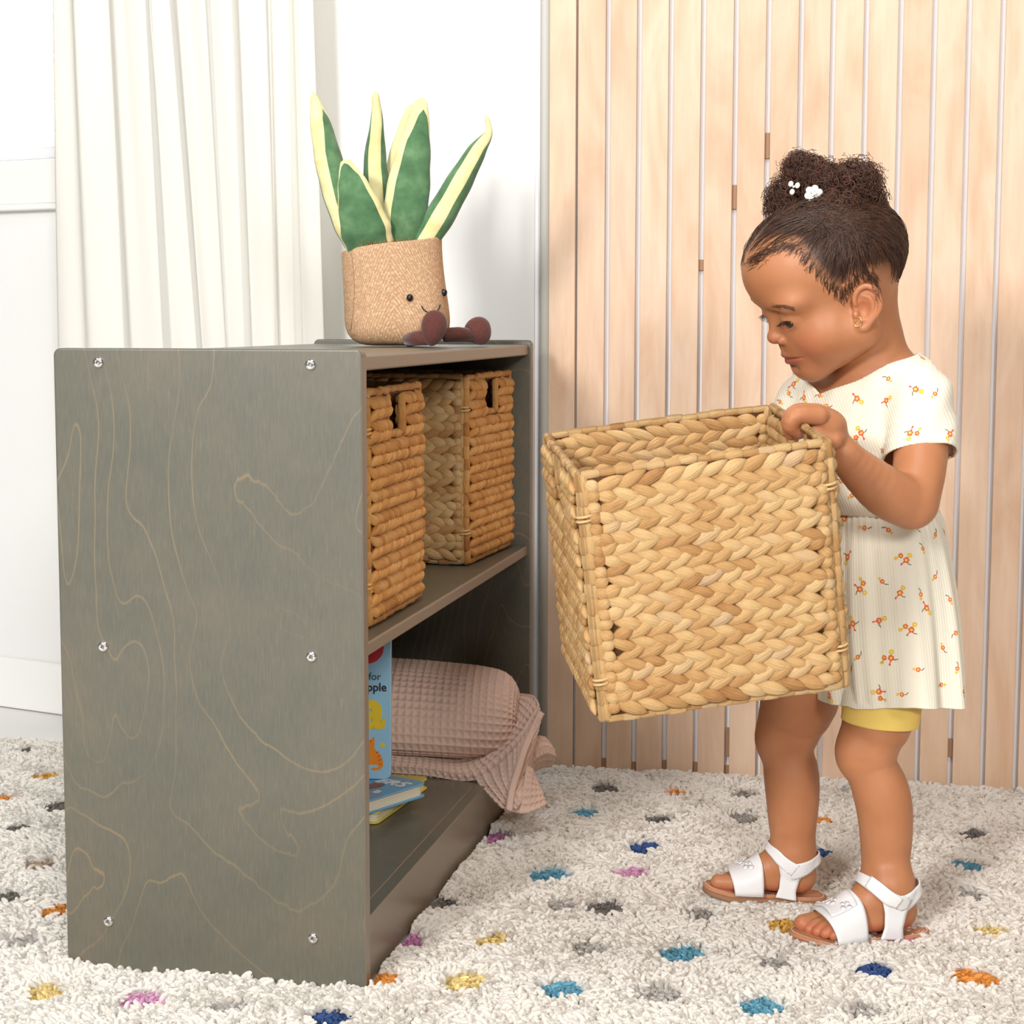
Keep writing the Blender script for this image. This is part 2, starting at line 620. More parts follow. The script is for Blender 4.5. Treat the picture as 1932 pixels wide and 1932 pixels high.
def panel(y0, y1):
    # rounded top corners, extruded along y
    r = .009
    a = np.linspace(0, PI/2, 6)
    pts = [(-SW, 0), (0, 0)]
    pts += [(-r+r*math.cos(t), SHH-r+r*math.sin(t)) for t in a]
    pts += [(-SW+r-r*math.sin(t), SHH-r+r*math.cos(t)) for t in a]
    n = len(pts)
    v = [(x, y0, z) for x, z in pts]+[(x, y1, z) for x, z in pts]
    f = [tuple(range(n)), tuple(range(2*n-1, n-1, -1))]
    mi = [0, 0]
    for i in range(n):
        j = (i+1) % n
        f.append((j, i, i+n, j+n))
        mi.append(1 if i == 1 else 0)
    o = MB().add(v, f, mi=mi).build('side_panel', [wood, edge_m], shelf, smooth=False)
    mod_bevel(o, .0025, 3)
    return o


sp1 = panel(0, TH)
sp2 = panel(SL-TH, SL)
ZT, ZM, ZB = .7525, .415, .083
board('top_board', (-SW+.004, TH, ZT-.018), (-.005, SL-TH, ZT), [wood2, edge_m], True)
board('middle_shelf_board', (-SW+.012, TH, ZM-.017), (-.006, SL-TH, ZM), [wood2, edge_m], True)
board('bottom_shelf_board', (-SW+.012, TH, ZB-.017), (-.0242, SL-TH, ZB), [wood2, edge_m], True)
board('kick_board', (-.024, TH, .004), (-.0062, SL-TH, ZB), [wood2, edge_m], True, .0012)
board('back_panel', (-SW+.003, TH, .004), (-SW+.0115, SL-TH, ZT-.0185), [wood2], None, .001)
for px, py in [(186, 684), (586, 688), (195, 1220), (588, 1239), (205, 1738), (591, 1770)]:
    P = atplane(px, py, SH0, np.array([sY, cY, 0]))-SH0
    x = P[0]*cY-P[1]*sY
    z = P[2]
    prof = [(0, -.0034), (.0026, -.0034), (.0026, -.0012), (.0036, -.0012), (.0050, -.0016), (.0062, -.0012), (.0066, -.0004), (.0066, .002)]
    prof = [(0, -.0010), (.0022, -.0010), (.0024, -.0034), (.0034, -.0038), (.0048, -.0034), (.0060, -.0024), (.0066, -.0008), (.0066, .002)]
    a = np.arange(24)*2*PI/24
    G = np.array([[(x+r*math.cos(t), y, z+r*math.sin(t)) for t in a] for r, y in prof[1:]])
    mb = MB()
    mb.grid(G, closed_u=True)
    s_ = mb.build('screw', metal, sp1)
    a = np.arange(6)*2*PI/6
    G = np.array([[(x+r*math.cos(t), y, z+r*math.sin(t)) for t in a] for r, y in [(.0025, -.0008), (.0001, -.0008)]])
    q = MB().grid(G, closed_u=True).build('socket', dark_m, s_)

# ------------------------------------------------------------------ woven baskets
def straw(name, cols, wr):
    mt, nt, N, L, B = new_mat(name)
    at = node(nt, 'ShaderNodeAttribute', attribute_name='rnd')
    sc = node(nt, 'ShaderNodeSeparateColor')
    L.new(at.outputs['Color'], sc.inputs[0])
    uv = node(nt, 'ShaderNodeUVMap', uv_map='UVMap')
    # wrinkles run along each strand : u along, v around
    cmb = node(nt, 'ShaderNodeVectorMath', operation='MULTIPLY_ADD')
    L.new(at.outputs['Color'], cmb.inputs[0])
    cmb.inputs[1].default_value = (37, 53, 11)
    mp = node(nt, 'ShaderNodeMapping')
    mp.inputs['Scale'].default_value = (1.6, 10, 1)
    L.new(uv.outputs[0], mp.inputs[0])
    L.new(mp.outputs[0], cmb.inputs[2])
    nz = node(nt, 'ShaderNodeTexNoise', i_Scale=1.0, i_Detail=4.0, i_Roughness=.6)
    L.new(cmb.outputs[0], nz.inputs['Vector'])
    tc = node(nt, 'ShaderNodeTexCoord')
    nb = node(nt, 'ShaderNodeTexNoise', i_Scale=55.0, i_Detail=3.0)
    L.new(tc.outputs['Object'], nb.inputs['Vector'])
    r1 = ramp(nt, cols)
    ad = node(nt, 'ShaderNodeMath', operation='MULTIPLY_ADD')
    L.new(nz.outputs['Fac'], ad.inputs[0])
    ad.inputs[1].default_value = .45
    L.new(sc.outputs[0], ad.inputs[2])
    a2 = node(nt, 'ShaderNodeMath', operation='MULTIPLY_ADD')
    L.new(nb.outputs['Fac'], a2.inputs[0])
    a2.inputs[1].default_value = .5
    L.new(ad.outputs[0], a2.inputs[2])
    a3 = node(nt, 'ShaderNodeMath', operation='MULTIPLY')
    L.new(a2.outputs[0], a3.inputs[0])
    a3.inputs[1].default_value = .52
    L.new(a3.outputs[0], r1.inputs[0])
    L.new(r1.outputs[0], B.inputs['Base Color'])
    B.inputs['Roughness'].default_value = .48
    B.inputs['Specular IOR Level'].default_value = .35
    bp = node(nt, 'ShaderNodeBump', i_Strength=wr, i_Distance=.0035)
    L.new(nz.outputs['Fac'], bp.inputs['Height'])
    L.new(bp.outputs[0], B.inputs['Normal'])
    return mt


straw_l = straw('pale_water_hyacinth', [(.12, srgb(138, 86, 44)), (.30, srgb(182, 134, 82)), (.48, srgb(203, 160, 106)), (.64, srgb(214, 177, 124)), (.85, srgb(196, 164, 132))], .75)
straw_d = straw('golden_water_hyacinth', [(.12, srgb(138, 78, 36)), (.3, srgb(192, 128, 66)), (.5, srgb(216, 154, 84)), (.7, srgb(226, 172, 104)), (.88, srgb(214, 156, 110))], .85)
core_m = simple('basket_core', srgb(92, 58, 30), .9)

_LN, _LM = 9, 8
_lt = np.linspace(0, 1, _LN)
_la = np.arange(_LM)*2*PI/_LM


def leaf(mb, c, ang, ln, wd_, th, rise, col, bend=0.):
    """one plump strand segment lying in the local xz plane, out = -y"""
    t = _lt
    prof = np.sin(PI*np.clip(t*.96+.02, 0, 1))**.80*(.84+.25*t)
    x = (t-.5)*ln
    w = prof*wd_*.5
    h = prof*th*.5
    out = rise*(np.sin((t-.1)*PI*.9))+.0022*(t-.5)
    bz = bend*((t-.5)**2)*4
    ca, sa = math.cos(ang), math.sin(ang)
    X = x[:, None]+0*_la
    Z = bz[:, None]+w[:, None]*np.cos(_la)
    Y = -(out[:, None]+h[:, None]*np.sin(_la))
    P = np.stack([c[0]+ca*X-sa*Z, c[1]+Y, c[2]+sa*X+ca*Z], -1)
    uu = np.repeat(_lt[:, None], _LM, 1)
    vv = np.repeat((np.cos(_la)*.5+.5)[None], _LN, 0)
    mb.grid(P, closed_u=True, uv=np.stack([uu, vv], -1), col=col, cap=True)


def rcol(k=1.):
    return (min(1, max(0, random.gauss(.55, .2)*k)), random.random(), random.random())


def wrapped(mb, a, b, r, seg=.017):
    """wire wrapped in strips from a to b"""
    a, b = np.asarray(a, float), np.asarray(b, float)
    n = max(2, int(np.linalg.norm(b-a)/seg))
    d = (b-a)/n
    for k in range(n):
        p0, p1 = a+d*(k-.10), a+d*(k+1.08)
        j = np.random.default_rng(int(abs(p0[0]*9e4+p0[2]*7e4))+k).normal(0, .0006, 3)
        rr = r*(.92+.25*random.random())
        path = np.array([p0+(p1-p0)*t+j for t in (0, .12, .5, .88, 1)])
        P = frames_tube(path, np.array([.80, .97, 1.06, 1.0, .78])*rr, 8)
        uu = np.repeat(np.linspace(0, 1, 5)[:, None]*.3, 8, 1)
        vv = np.repeat(np.linspace(0, 3, 8)[None], 5, 0)+uu*2
        mb.grid(P, closed_u=True, uv=np.stack([uu, vv], -1), col=rcol(), cap=True)


def weave(w, h, mode, hole=None):
    """panel centred on x, z from 0 to h; hole=(x0,x1,z0,z1)"""
    mb = MB()
    fr = .009
    if mode == 'braid':
        rows = 22
        rh = (h-2*fr+.004)/rows
        pitch = .0232
        for s_ in (1, -1):
            for r in range(rows):
                z = fr+rh*(r+.5)-.002
                up = 1 if r % 2 else -1
                off = random.random()*pitch
                n = int(w/pitch)+2
                for k in range(-1, n):
                    x = -w/2+k*pitch+off
                    if x < -w/2+.010 or x > w/2-.010:
                        continue
                    ed = min(x+w/2, w/2-x)
                    ln = .047+random.uniform(-.005, .006)
                    an = up*(.42+random.uniform(-.07, .07))
                    if ed < .022:
                        ln = .026+ed*.3
                        x += .004 if x < 0 else -.004
                    leaf(mb, (x, -.0035*s_, z+random.uniform(-.0007, .0007)), an, ln, rh*1.40*random.uniform(.86, 1.12), .0085*(1 if s_ > 0 else -1), .0028*s_, rcol(), random.uniform(-.0012, .0012))
                # strand wrapped round the side wire
                for sx in (-1, 1):
                    leaf(mb, (sx*(w/2-.007), -.003*s_, z), sx*up*.5+random.uniform(-.2, .2), .020, rh*1.3, .0085*(1 if s_ > 0 else -1), .0018*s_, rcol(.9))
    else:
        rows = 19
        rh = (h-2*fr+.004)/rows
        pitch = .0125
        for s_ in (1, -1):
            for r in range(rows):
                z = fr+rh*(r+.5)-.002
                up = 1 if r % 2 else -1
                n = int(w/pitch)+2
                tint = random.uniform(.82, 1.12)
                off = random.random()*pitch
                for k in range(-1, n):
                    x = -w/2+k*pitch+off
                    if x < -w/2+.006 or x > w/2-.006:
                        continue
                    if hole and hole[0]-.006 < x < hole[1]+.006 and hole[2]-.004 < z < hole[3]+.004:
                        continue
                    leaf(mb, (x, -.004*s_, z+random.uniform(-.0008, .0008)), up*(.62+random.uniform(-.12, .12)), .026+random.uniform(-.003, .004), .0125*random.uniform(.9, 1.15), .0115*(1 if s_ > 0 else -1), .0020*s_, rcol(tint))
    # thin core that closes the weave
    y0, y1 = -.0022, .0022
    a, b, c, d = -w/2+.004, w/2-.004, .004, h-.004
    if hole:
        for lo, hi in (((a, c), (hole[0], d)), ((hole[1], c), (b, d)), ((hole[0], c), (hole[1], hole[2])), ((hole[0], hole[3]), (hole[1], d))):
            mb.box((lo[0], y0, lo[1]), (hi[0], y1, hi[1]), mi=1)
    else:
        mb.box((a, y0, c), (b, y1, d), mi=1)
    fm = MB()
    r = .0048
    x0, x1 = -w/2, w/2
    for p, q in (((x0, 0, h), (x1, 0, h)), ((x0, 0, 0), (x0, 0, h)), ((x1, 0, 0), (x1, 0, h)), ((x0, 0, 0), (x1, 0, 0))):
        wrapped(fm, p, q, r)
    if hole:
        hx0, hx1, hz0, hz1 = hole
        for p, q in (((hx0, 0, hz0), (hx1, 0, hz0)), ((hx0, 0, hz0), (hx0, 0, hz1)), ((hx1, 0, hz0), (hx1, 0, hz1))):
            wrapped(fm, p, q, .0052)
    return mb, fm


BW, BD, BH = .285, .25, .285
HOLE = (-.038, .038, BH-.058, BH-.006)


def basket(mat_side, mat_end, label, group=None, loc=(0, 0, 0), rot=(0, 0, 0)):
    root = empty('woven_basket', loc, rot)
    tag(root, label, 'basket', group)
    for nm, w, mode, pos, rz, hole in (('side_panel', BW-.014, 'braid', (0, -BD/2, 0), 0, None), ('side_panel', BW-.014, 'braid', (0, BD/2, 0), PI, None),
                                       ('end_panel', BD-.002, 'rope', (BW/2, 0, 0), PI/2, HOLE), ('end_panel', BD-.002, 'rope', (-BW/2, 0, 0), -PI/2, HOLE)):
        mb, fm = weave(w, BH, mode, hole)
        mt = mat_side if mode == 'braid' else mat_end
        p = mb.build(nm, [mt, core_m], root)
        p.location = pos
        p.rotation_euler = (0, 0, rz)
        fm.build('frame', mt, p)
    mb, fm = weave(BW-.012, BD-.01, 'braid')
    p = mb.build('base_panel', [mat_side, core_m], root)
    p.location = (0, BD/2-.005, .006)
    p.rotation_euler = (PI/2, 0, 0)
    # cords that tie the panels together at the corners
    for sx in (-1, 1):
        for sy in (-1, 1):
            for zz in (.045, BH-.05):
                c = np.array([sx*(BW/2-.004), sy*(BD/2-.001), zz])
                a = np.linspace(0, 4*PI, 25)
                path = np.stack([c[0]+.0095*np.cos(a), c[1]+.0085*np.sin(a), c[2]-.005+.010*a/(4*PI)], 1)
                MB().tube(path, .0016, 6, col=(.8, .5, .5)).build('tie_cord', mat_side, root)
    return root


def shelf_rot(a=0.):
    return (0, 0, -YAW+a)


pA = shw(-.033-BW/2, .380-BD/2, ZM)
basket(straw_d, straw_d, 'woven basket on the middle shelf nearest the near side panel, with handle hole', 'baskets on the shelf', tuple(pA+[0, 0, .006]), shelf_rot())
bc, bs = math.cos(.076), math.sin(.076)
pB = shw(-.040-BW/2, .862, ZM)
basket(straw_l, straw_d, 'woven basket on the middle shelf against the far side panel, its braided side showing', 'baskets on the shelf', tuple(pB+[0, 0, .006]), shelf_rot(-.06))

# basket carried by the child
EB = Euler((.1137, -.1222, .1053), 'XYZ')
MBK = EB.to_matrix()
b0 = Vector((.1022, 2.0805, .3426))
bctr = b0+MBK @ Vector((BW/2, BD/2-.004, 0))
basket(straw_l, straw_l, 'pale woven basket with braided sides held tilted in the air by the child', None, tuple(bctr), tuple(EB))
# ------------------------------------------------------------------ shag rug
rug = empty('shag_rug', tuple(shw(.2, .1, -.02)), (0, 0, -YAW))
tag(rug, 'cream shaggy rug with small coloured dots covering the floor', 'rug')
RX0, RX1, RY0, RY1 = -1.10, 1.50, -.85, 1.11   # shelf frame
o = MB().box((RX0-.2, RY0-.1, 0), (RX1-.2, RY1-.1, .0185)).build('backing', simple('rug_backing', (.62, .58, .52), .9), rug, smooth=False)

DOTS = [(50, 1424, 'dg'), (88, 1472, 'ye'), (12, 1517, 'or'), (112, 1530, 'dg'), (35, 1573, 'dg'), (75, 1642, 'br'), (8, 1705, 'dg'), (108, 1728, 'or'), (40, 1788, 'lg'), (85, 1885, 'ly'),
        (262, 1898, 'pk'), (620, 1930, 'nv'), (435, 1913, 'lg'), (712, 1860, 'or'), (763, 1786, 'mg'), (875, 1863, 'ly'), (928, 1786, 'ly'), (825, 1712, 'dg'), (933, 1589, 'mg'),
        (1035, 1660, 'te'), (1106, 1545, 'te'), (1143, 1496, 'dg'), (1273, 1505, 'or'), (1405, 1509, 'gr'), (1245, 1555, 'dg'), (1216, 1609, 'nv'), (1400, 1553, 'gr'), (1190, 1657, 'pk'),
        (1147, 1722, 'dg'), (1060, 1719, 'lg'), (1112, 1800, 'lg'), (1287, 1812, 'te'), (1060, 1880, 'te'), (1246, 1888, 'lg'), (1322, 1737, 'gr'), (1479, 1756, 'ye'), (1463, 1829, 'lg'),
        (1550, 1559, 'or'), (1537, 1618, 'nv'), (1648, 1842, 'nv'), (1835, 1854, 'or'), (1826, 1642, 'te'), (1834, 1584, 'dg'), (1836, 1700, 'lg'), (1435, 1912, 'te'), (1637, 1922, 'lg'),
        (1865, 1769, 'ly'), (1683, 1776, 'mg'), (1600, 1500, 'lg'), (1705, 1550, 'lg')]
DC = {'dg': (140, 134, 128), 'gr': (178, 172, 166), 'lg': (206, 201, 196), 'or': (236, 166, 84), 'ye': (238, 196, 104), 'ly': (240, 220, 156), 'br': (206, 184, 160), 'pk': (232, 178, 212),
      'mg': (218, 152, 196), 'nv': (72, 100, 156), 'te': (120, 182, 204)}


def toshelf(P):
    d = np.asarray(P)-SH0
    return np.stack([d[..., 0]*cY-d[..., 1]*sY, d[..., 0]*sY+d[..., 1]*cY], -1)


def dist_y(v):
    return v


dots = []
for px, py, c in DOTS:
    P = atz(px, py, .002)
    dots.append((*toshelf(P), c))
# dots beyond the picture continue the pattern
for k in range(60):
    x, y = rng.uniform(RX0+.05, RX1-.05), rng.uniform(RY0+.05, RY1-.1)
    P = shw(x, y)
    q = np.array(P)-CAMP
    zc = q @ CAMF
    if zc > .3:
        u, v = 966+FPX*(q @ CAMR)/zc, 966-FPX*(q @ CAMU)/zc
        if -40 < u < 1970 and v < 1990:
            continue
    if min(math.hypot(x-a[0], y-a[1]) for a in dots) > .13:
        dots.append((x, y, random.choice(list(DC))))

# strands
SPC = .0052
xs = np.arange(RX0, RX1, SPC)
ys = np.arange(RY0, RY1, SPC)
X, Y = np.meshgrid(xs, ys)
X = (X+rng.uniform(-.5, .5, X.shape)*SPC).ravel()
Y = (Y+rng.uniform(-.5, .5, Y.shape)*SPC).ravel()
wx, wy = SH0[0]+cY*X+sY*Y, SH0[1]-sY*X+cY*Y
keep = wy > 1.55
# nothing to see right under the shelf
keep &= ~((X > -SW+.0) & (X < -.012) & (Y > .004) & (Y < SL-.004))
X, Y = X[keep], Y[keep]
N = len(X)
colr = np.zeros((N, 3))
base = np.array([.97, .938, .888])
colr[:] = base*(1+rng.normal(0, .025, (N, 1)))
ln = rng.uniform(.020, .034, N)
dotm = np.zeros(N, bool)
edge = np.full(N, 9.)
ca, sa = math.cos(.35), math.sin(.35)
for i, (dx, dy, c) in enumerate(dots):
    u, v = X-dx, Y-dy
    # wide, slightly pointed lozenge
    a = rng.uniform(-.25, .25)
    uu, vv = u*math.cos(a)-v*math.sin(a), u*math.sin(a)+v*math.cos(a)
    sx, sy = rng.uniform(.025, .031), rng.uniform(.032, .042)
    if c in ('lg', 'br') or dist_y(dy) > .9:
        sy *= .85
    d = (np.abs(uu/sx)**1.5+np.abs(vv/sy)**1.5)
    m_ = d < 1
    cc = np.array(srgb(*DC[c]))
    colr[m_] = cc*(1+rng.normal(0, .16, (m_.sum(), 1)))
    dotm |= m_
    edge = np.minimum(edge, d)
# leaning field
K = 7
ax = sum(np.sin(X*f1+Y*f2+p) for f1, f2, p in rng.uniform(-60, 60, (K, 3)))/K**.5
ay = sum(np.sin(X*f1+Y*f2+p) for f1, f2, p in rng.uniform(-60, 60, (K, 3)))/K**.5
th = rng.uniform(0, 2*PI, N)
lx = ax*.55+np.cos(th)*.75
ly = ay*.55+np.sin(th)*.75-.25
hgt = rng.uniform(.013, .020, N)*(1+.18*np.sin(X*31+1)*np.sin(Y*27+2))
hgt[dotm] = rng.uniform(.009, .012, dotm.sum())
lean = rng.uniform(.006, .016, N)
lean[dotm] = rng.uniform(.005, .009, dotm.sum())
# press the pile down under the sandals and the shelf edge
near = (np.abs(Y-0) < .02) & (X > -SW) & (X < 0.01)
hgt[near & (Y < 0)] *= .75
for (hx, hy), (tx_, ty_), rr_, mn_ in (((1727, 1752), (1513, 1770), .046, .80), ((1540, 1692), (1340, 1690), .056, .52)):
    a_, b_ = toshelf(atz(hx, hy, .01)), toshelf(atz(tx_, ty_, .01))
    ab = b_-a_
    t_ = np.clip(((X-a_[0])*ab[0]+(Y-a_[1])*ab[1])/(ab @ ab), 0, 1)
    dd = np.hypot(X-a_[0]-t_*ab[0], Y-a_[1]-t_*ab[1])
    kf = np.clip((dd-rr_*.62)/(rr_*.5), mn_, 1)
    hgt *= kf
    lean *= np.clip(kf+.2, 0, 1)
PTS = 6
t = np.linspace(0, 1, PTS)
pos = np.zeros((N, PTS, 3))
curl = rng.uniform(-1, 1, (N, 2))*.0035
for k in range(PTS):
    pos[:, k, 0] = X+lean*lx*t[k]**1.5+curl[:, 0]*math.sin(t[k]*5)
    pos[:, k, 1] = Y+lean*ly*t[k]**1.5+curl[:, 1]*math.sin(t[k]*4+1)-curl[:, 1]*math.sin(1)
    pos[:, k, 2] = .0165+hgt*math.sin(t[k]*PI/2*1.08)
# wool may not pierce the kick board or side panels
inside = (pos[..., 0] > -SW-.001) & (pos[..., 0] < .0015) & (pos[..., 1] > -.002) & (pos[..., 1] < SL+.002)
rooty = (Y[:, None] < .0)
pos[..., 1] = np.where(inside & (Y[:, None] <= .004), -.003, pos[..., 1])
pos[..., 0] = np.where(inside & (X[:, None] >= -.012), .003, pos[..., 0])
pos[..., 0] -= .2
pos[..., 1] -= .1
hc = bpy.data.hair_curves.new('pile')
hc.add_curves([PTS]*N)
hc.attributes['position'].data.foreach_set('vector', pos.astype(np.float32).ravel())
ra = hc.attributes.get('radius') or hc.attributes.new('radius', 'FLOAT', 'POINT')
rad = np.array([.0030, .0034, .0034, .0031, .0024, .0010])[None]*rng.uniform(.8, 1.2, (N, 1))
rad[dotm] *= .8
ra.data.foreach_set('value', rad.astype(np.float32).ravel())
ac = hc.attributes.new('tint', 'FLOAT_COLOR', 'CURVE')
C4 = np.ones((N, 4), np.float32)
C4[:, :3] = colr
ac.data.foreach_set('color', C4.ravel())
po = bpy.data.objects.new('pile', hc)
COL.objects.link(po)
po.parent = rug
po['kind'] = 'stuff'
wm, nt, Nn, L, B = new_mat('wool_pile')
at = node(nt, 'ShaderNodeAttribute', attribute_name='tint')
L.new(at.outputs['Color'], B.inputs['Base Color'])
B.inputs['Roughness'].default_value = .75
B.inputs['Specular IOR Level'].default_value = .25
trl = node(nt, 'ShaderNodeBsdfTranslucent')
L.new(at.outputs['Color'], trl.inputs[0])
mxs = node(nt, 'ShaderNodeMixShader', i_0=.45)
L.new(B.outputs[0], mxs.inputs[1])
L.new(trl.outputs[0], mxs.inputs[2])
L.new(mxs.outputs[0], Nn['Material Output'].inputs[0])
hc.materials.append(wm)
SC.cycles_curves.shape = 'THICK'
SC.cycles_curves.subdivisions = 2
# ------------------------------------------------------------------ plush plant
YP = 2.86
PXM = YP/FPX


def cloth(name, col, var=.12, scale=220., bump=.4, rough=.85, stretch=(1, 1, 1)):
    return simple(name, col, rough, .15, noise=(scale, var, stretch), bump=(scale*1.4, bump, .0012), sheen=.25)


# pot cloth with diagonal flecks
pot_m, nt, N, L, B = new_mat('tan_herringbone_cloth')
tc = node(nt, 'ShaderNodeTexCoord')
uv = node(nt, 'ShaderNodeUVMap', uv_map='UVMap')
sx = node(nt, 'ShaderNodeSeparateXYZ')
L.new(uv.outputs[0], sx.inputs[0])
pp_ = node(nt, 'ShaderNodeMath', operation='PINGPONG')
L.new(sx.outputs[0], pp_.inputs[0])
pp_.inputs[1].default_value = .125
md = node(nt, 'ShaderNodeMath', operation='MULTIPLY_ADD')
L.new(pp_.outputs[0], md.inputs[0])
md.inputs[1].default_value = 1.4
L.new(sx.outputs[1], md.inputs[2])
m60 = node(nt, 'ShaderNodeMath', operation='MULTIPLY')
m60.inputs[1].default_value = 520.
L.new(md.outputs[0], m60.inputs[0])
sn_ = node(nt, 'ShaderNodeMath', operation='SINE')
L.new(m60.outputs[0], sn_.inputs[0])
nz = node(nt, 'ShaderNodeTexNoise', i_Scale=260., i_Detail=3.)
L.new(tc.outputs['Object'], nz.inputs['Vector'])
ml = node(nt, 'ShaderNodeMath', operation='MULTIPLY_ADD')
L.new(sn_.outputs[0], ml.inputs[0])
ml.inputs[1].default_value = .11
L.new(nz.outputs['Fac'], ml.inputs[2])
rr_ = ramp(nt, [(.32, srgb(184, 146, 112)), (.5, srgb(196, 157, 122)), (.62, srgb(210, 174, 140)), (.75, srgb(228, 198, 166))])
L.new(ml.outputs[0], rr_.inputs[0])
L.new(rr_.outputs[0], B.inputs['Base Color'])
B.inputs['Roughness'].default_value = .9
B.inputs['Specular IOR Level'].default_value = .1
bp = node(nt, 'ShaderNodeBump', i_Strength=.4, i_Distance=.001)
L.new(ml.outputs[0], bp.inputs['Height'])
L.new(bp.outputs[0], B.inputs['Normal'])

# leaf : yellow seams on two ridges, green between them, all yellow at the tip
leaf_m, nt, N, L, B = new_mat('plush_leaf_suede')
uv = node(nt, 'ShaderNodeUVMap', uv_map='UVMap')
sx = node(nt, 'ShaderNodeSeparateXYZ')
L.new(uv.outputs[0], sx.inputs[0])
p1 = node(nt, 'ShaderNodeMath', operation='PINGPONG')
p1.inputs[1].default_value = .25
L.new(sx.outputs[0], p1.inputs[0])          # 0 at the ridges, .25 mid green
rw = ramp(nt, [(0, g(.075)), (.3, g(.065)), (.62, g(.085)), (.80, g(.16)), (.90, g(.30)), (1, g(.4))])
L.new(sx.outputs[1], rw.inputs[0])
lt = node(nt, 'ShaderNodeMath', operation='LESS_THAN')
L.new(p1.outputs[0], lt.inputs[0])
L.new(rw.outputs[0], lt.inputs[1])
tc = node(nt, 'ShaderNodeTexCoord')
nz = node(nt, 'ShaderNodeTexNoise', i_Scale=40., i_Detail=4.)
L.new(tc.outputs['Object'], nz.inputs['Vector'])
rg = ramp(nt, [(.3, srgb(68, 104, 70)), (.55, srgb(88, 126, 88)), (.75, srgb(112, 148, 106))])
ry = ramp(nt, [(.3, srgb(222, 208, 146)), (.6, srgb(238, 228, 174))])
L.new(nz.outputs['Fac'], rg.inputs[0])
L.new(nz.outputs['Fac'], ry.inputs[0])
mx = node(nt, 'ShaderNodeMix', data_type='RGBA')
L.new(lt.outputs[0], mx.inputs[0])
L.new(rg.outputs[0], mx.inputs[6])
L.new(ry.outputs[0], mx.inputs[7])
L.new(mx.outputs[2], B.inputs['Base Color'])
B.inputs['Roughness'].default_value = .85
B.inputs['Specular IOR Level'].default_value = .15
B.inputs['Sheen Weight'].default_value = .3
bp = node(nt, 'ShaderNodeBump', i_Strength=.5, i_Distance=.004)
L.new(nz.outputs['Fac'], bp.inputs['Height'])
L.new(bp.outputs[0], B.inputs['Normal'])

boot_m = cloth('brown_corduroy', srgb(96, 56, 50), .14, 300, .3)
soil_m = cloth('rust_fur', srgb(176, 96, 50), .3, 300, .6)
black_m = simple('black_bead', (.01, .01, .01), .12, .6)
thread_m = simple('black_thread', (.03, .02, .02), .7)

base_p = aty(745, 652, YP)
base_p[2] = ZT
plant = empty('plush_potted_plant', tuple(base_p))
tag(plant, 'plush toy potted succulent with smiling tan pot and brown boots sitting on the shelf top', 'plush toy')


def loc(P):
    return np.asarray(P)-base_p


rows = [(462, 646, 833), (466, 645, 834), (480, 646, 834), (520, 648, 838), (560, 650, 845), (595, 650, 850), (620, 651, 849), (637, 660, 840), (647, 676, 824), (652, 700, 800)]
n = 64
a = np.arange(n)*2*PI/n
G = []
lo = aty(745, 652, YP)[2]
for y, xl, xr in rows:
    pl, pr = aty(xl, y, YP), aty(xr, y, YP)
    c = (pl+pr)/2
    rx = (pr[0]-pl[0])/2
    ry_ = rx*.86
    e = .88
    cx = np.sign(np.cos(a))*np.abs(np.cos(a))**e*rx
    cy = np.sign(np.sin(a))*np.abs(np.sin(a))**e*ry_
    tilt = max(0, (600-y)/140.)*.011
    z = c[2]+(cx/rx)*tilt+.0012*np.sin(3*a+y*.03)+(ZT+.001-lo)
    w = 1+.012*np.sin(5*a+y*.02)
    G.append(np.stack([c[0]+cx*w, YP+cy*w, np.maximum(z, ZT+.0008)], 1))
top = G[0]
ctr = top.mean(0)
inner = [ctr+(top-ctr)*s+np.array([0, 0, dz]) for s, dz in ((.985, .0015), (.955, .001), (.94, -.004), (.93, -.016))]
G = inner[::-1]+G
G = loc(np.array(G))
uvx = np.repeat((np.arange(n)/n)[None], len(G), 0)
uvy = np.repeat((G[:, :1, 2]), n, 1)*1.2
mb = MB().grid(G[::-1], closed_u=True, uv=np.stack([uvx[::-1], uvy[::-1]], -1), cap=True)
pot = mb.build('pot', pot_m, plant)
sub = pot.modifiers.new('sub', 'SUBSURF')
sub.levels = sub.render_levels = 1
# soil: a fuzzy mound
Pm = ellipsoid_pts(ctr-base_p+np.array([0, 0, -.010]), (.068, .060, .014), 40, 14)
Pm += rng.normal(0, .0012, Pm.shape)
MB().grid(Pm, closed_u=True).build('soil', soil_m, plant)
tf = MB()
for k in range(260):
    t_ = rng.uniform(0, 2*PI)
    r_ = rng.uniform(.82, 1.02)
    c = ctr-base_p+np.array([.070*r_*math.cos(t_), .062*r_*math.sin(t_), -.003])
    d = np.array([math.cos(t_)*.3, math.sin(t_)*.3, 1])*rng.uniform(.004, .010)+rng.normal(0, .002, 3)
    tf.tube([c, c+d*.6, c+d], [.0008, .0006, .0002], 4)
o = tf.build('soil_fringe', soil_m, plant)
o['kind'] = 'stuff'
# stitched side seam
sp = []
for y in range(462, 640, 12):
    x = 660+8*math.sin((y-462)/60.)
    sp.append((x, y))

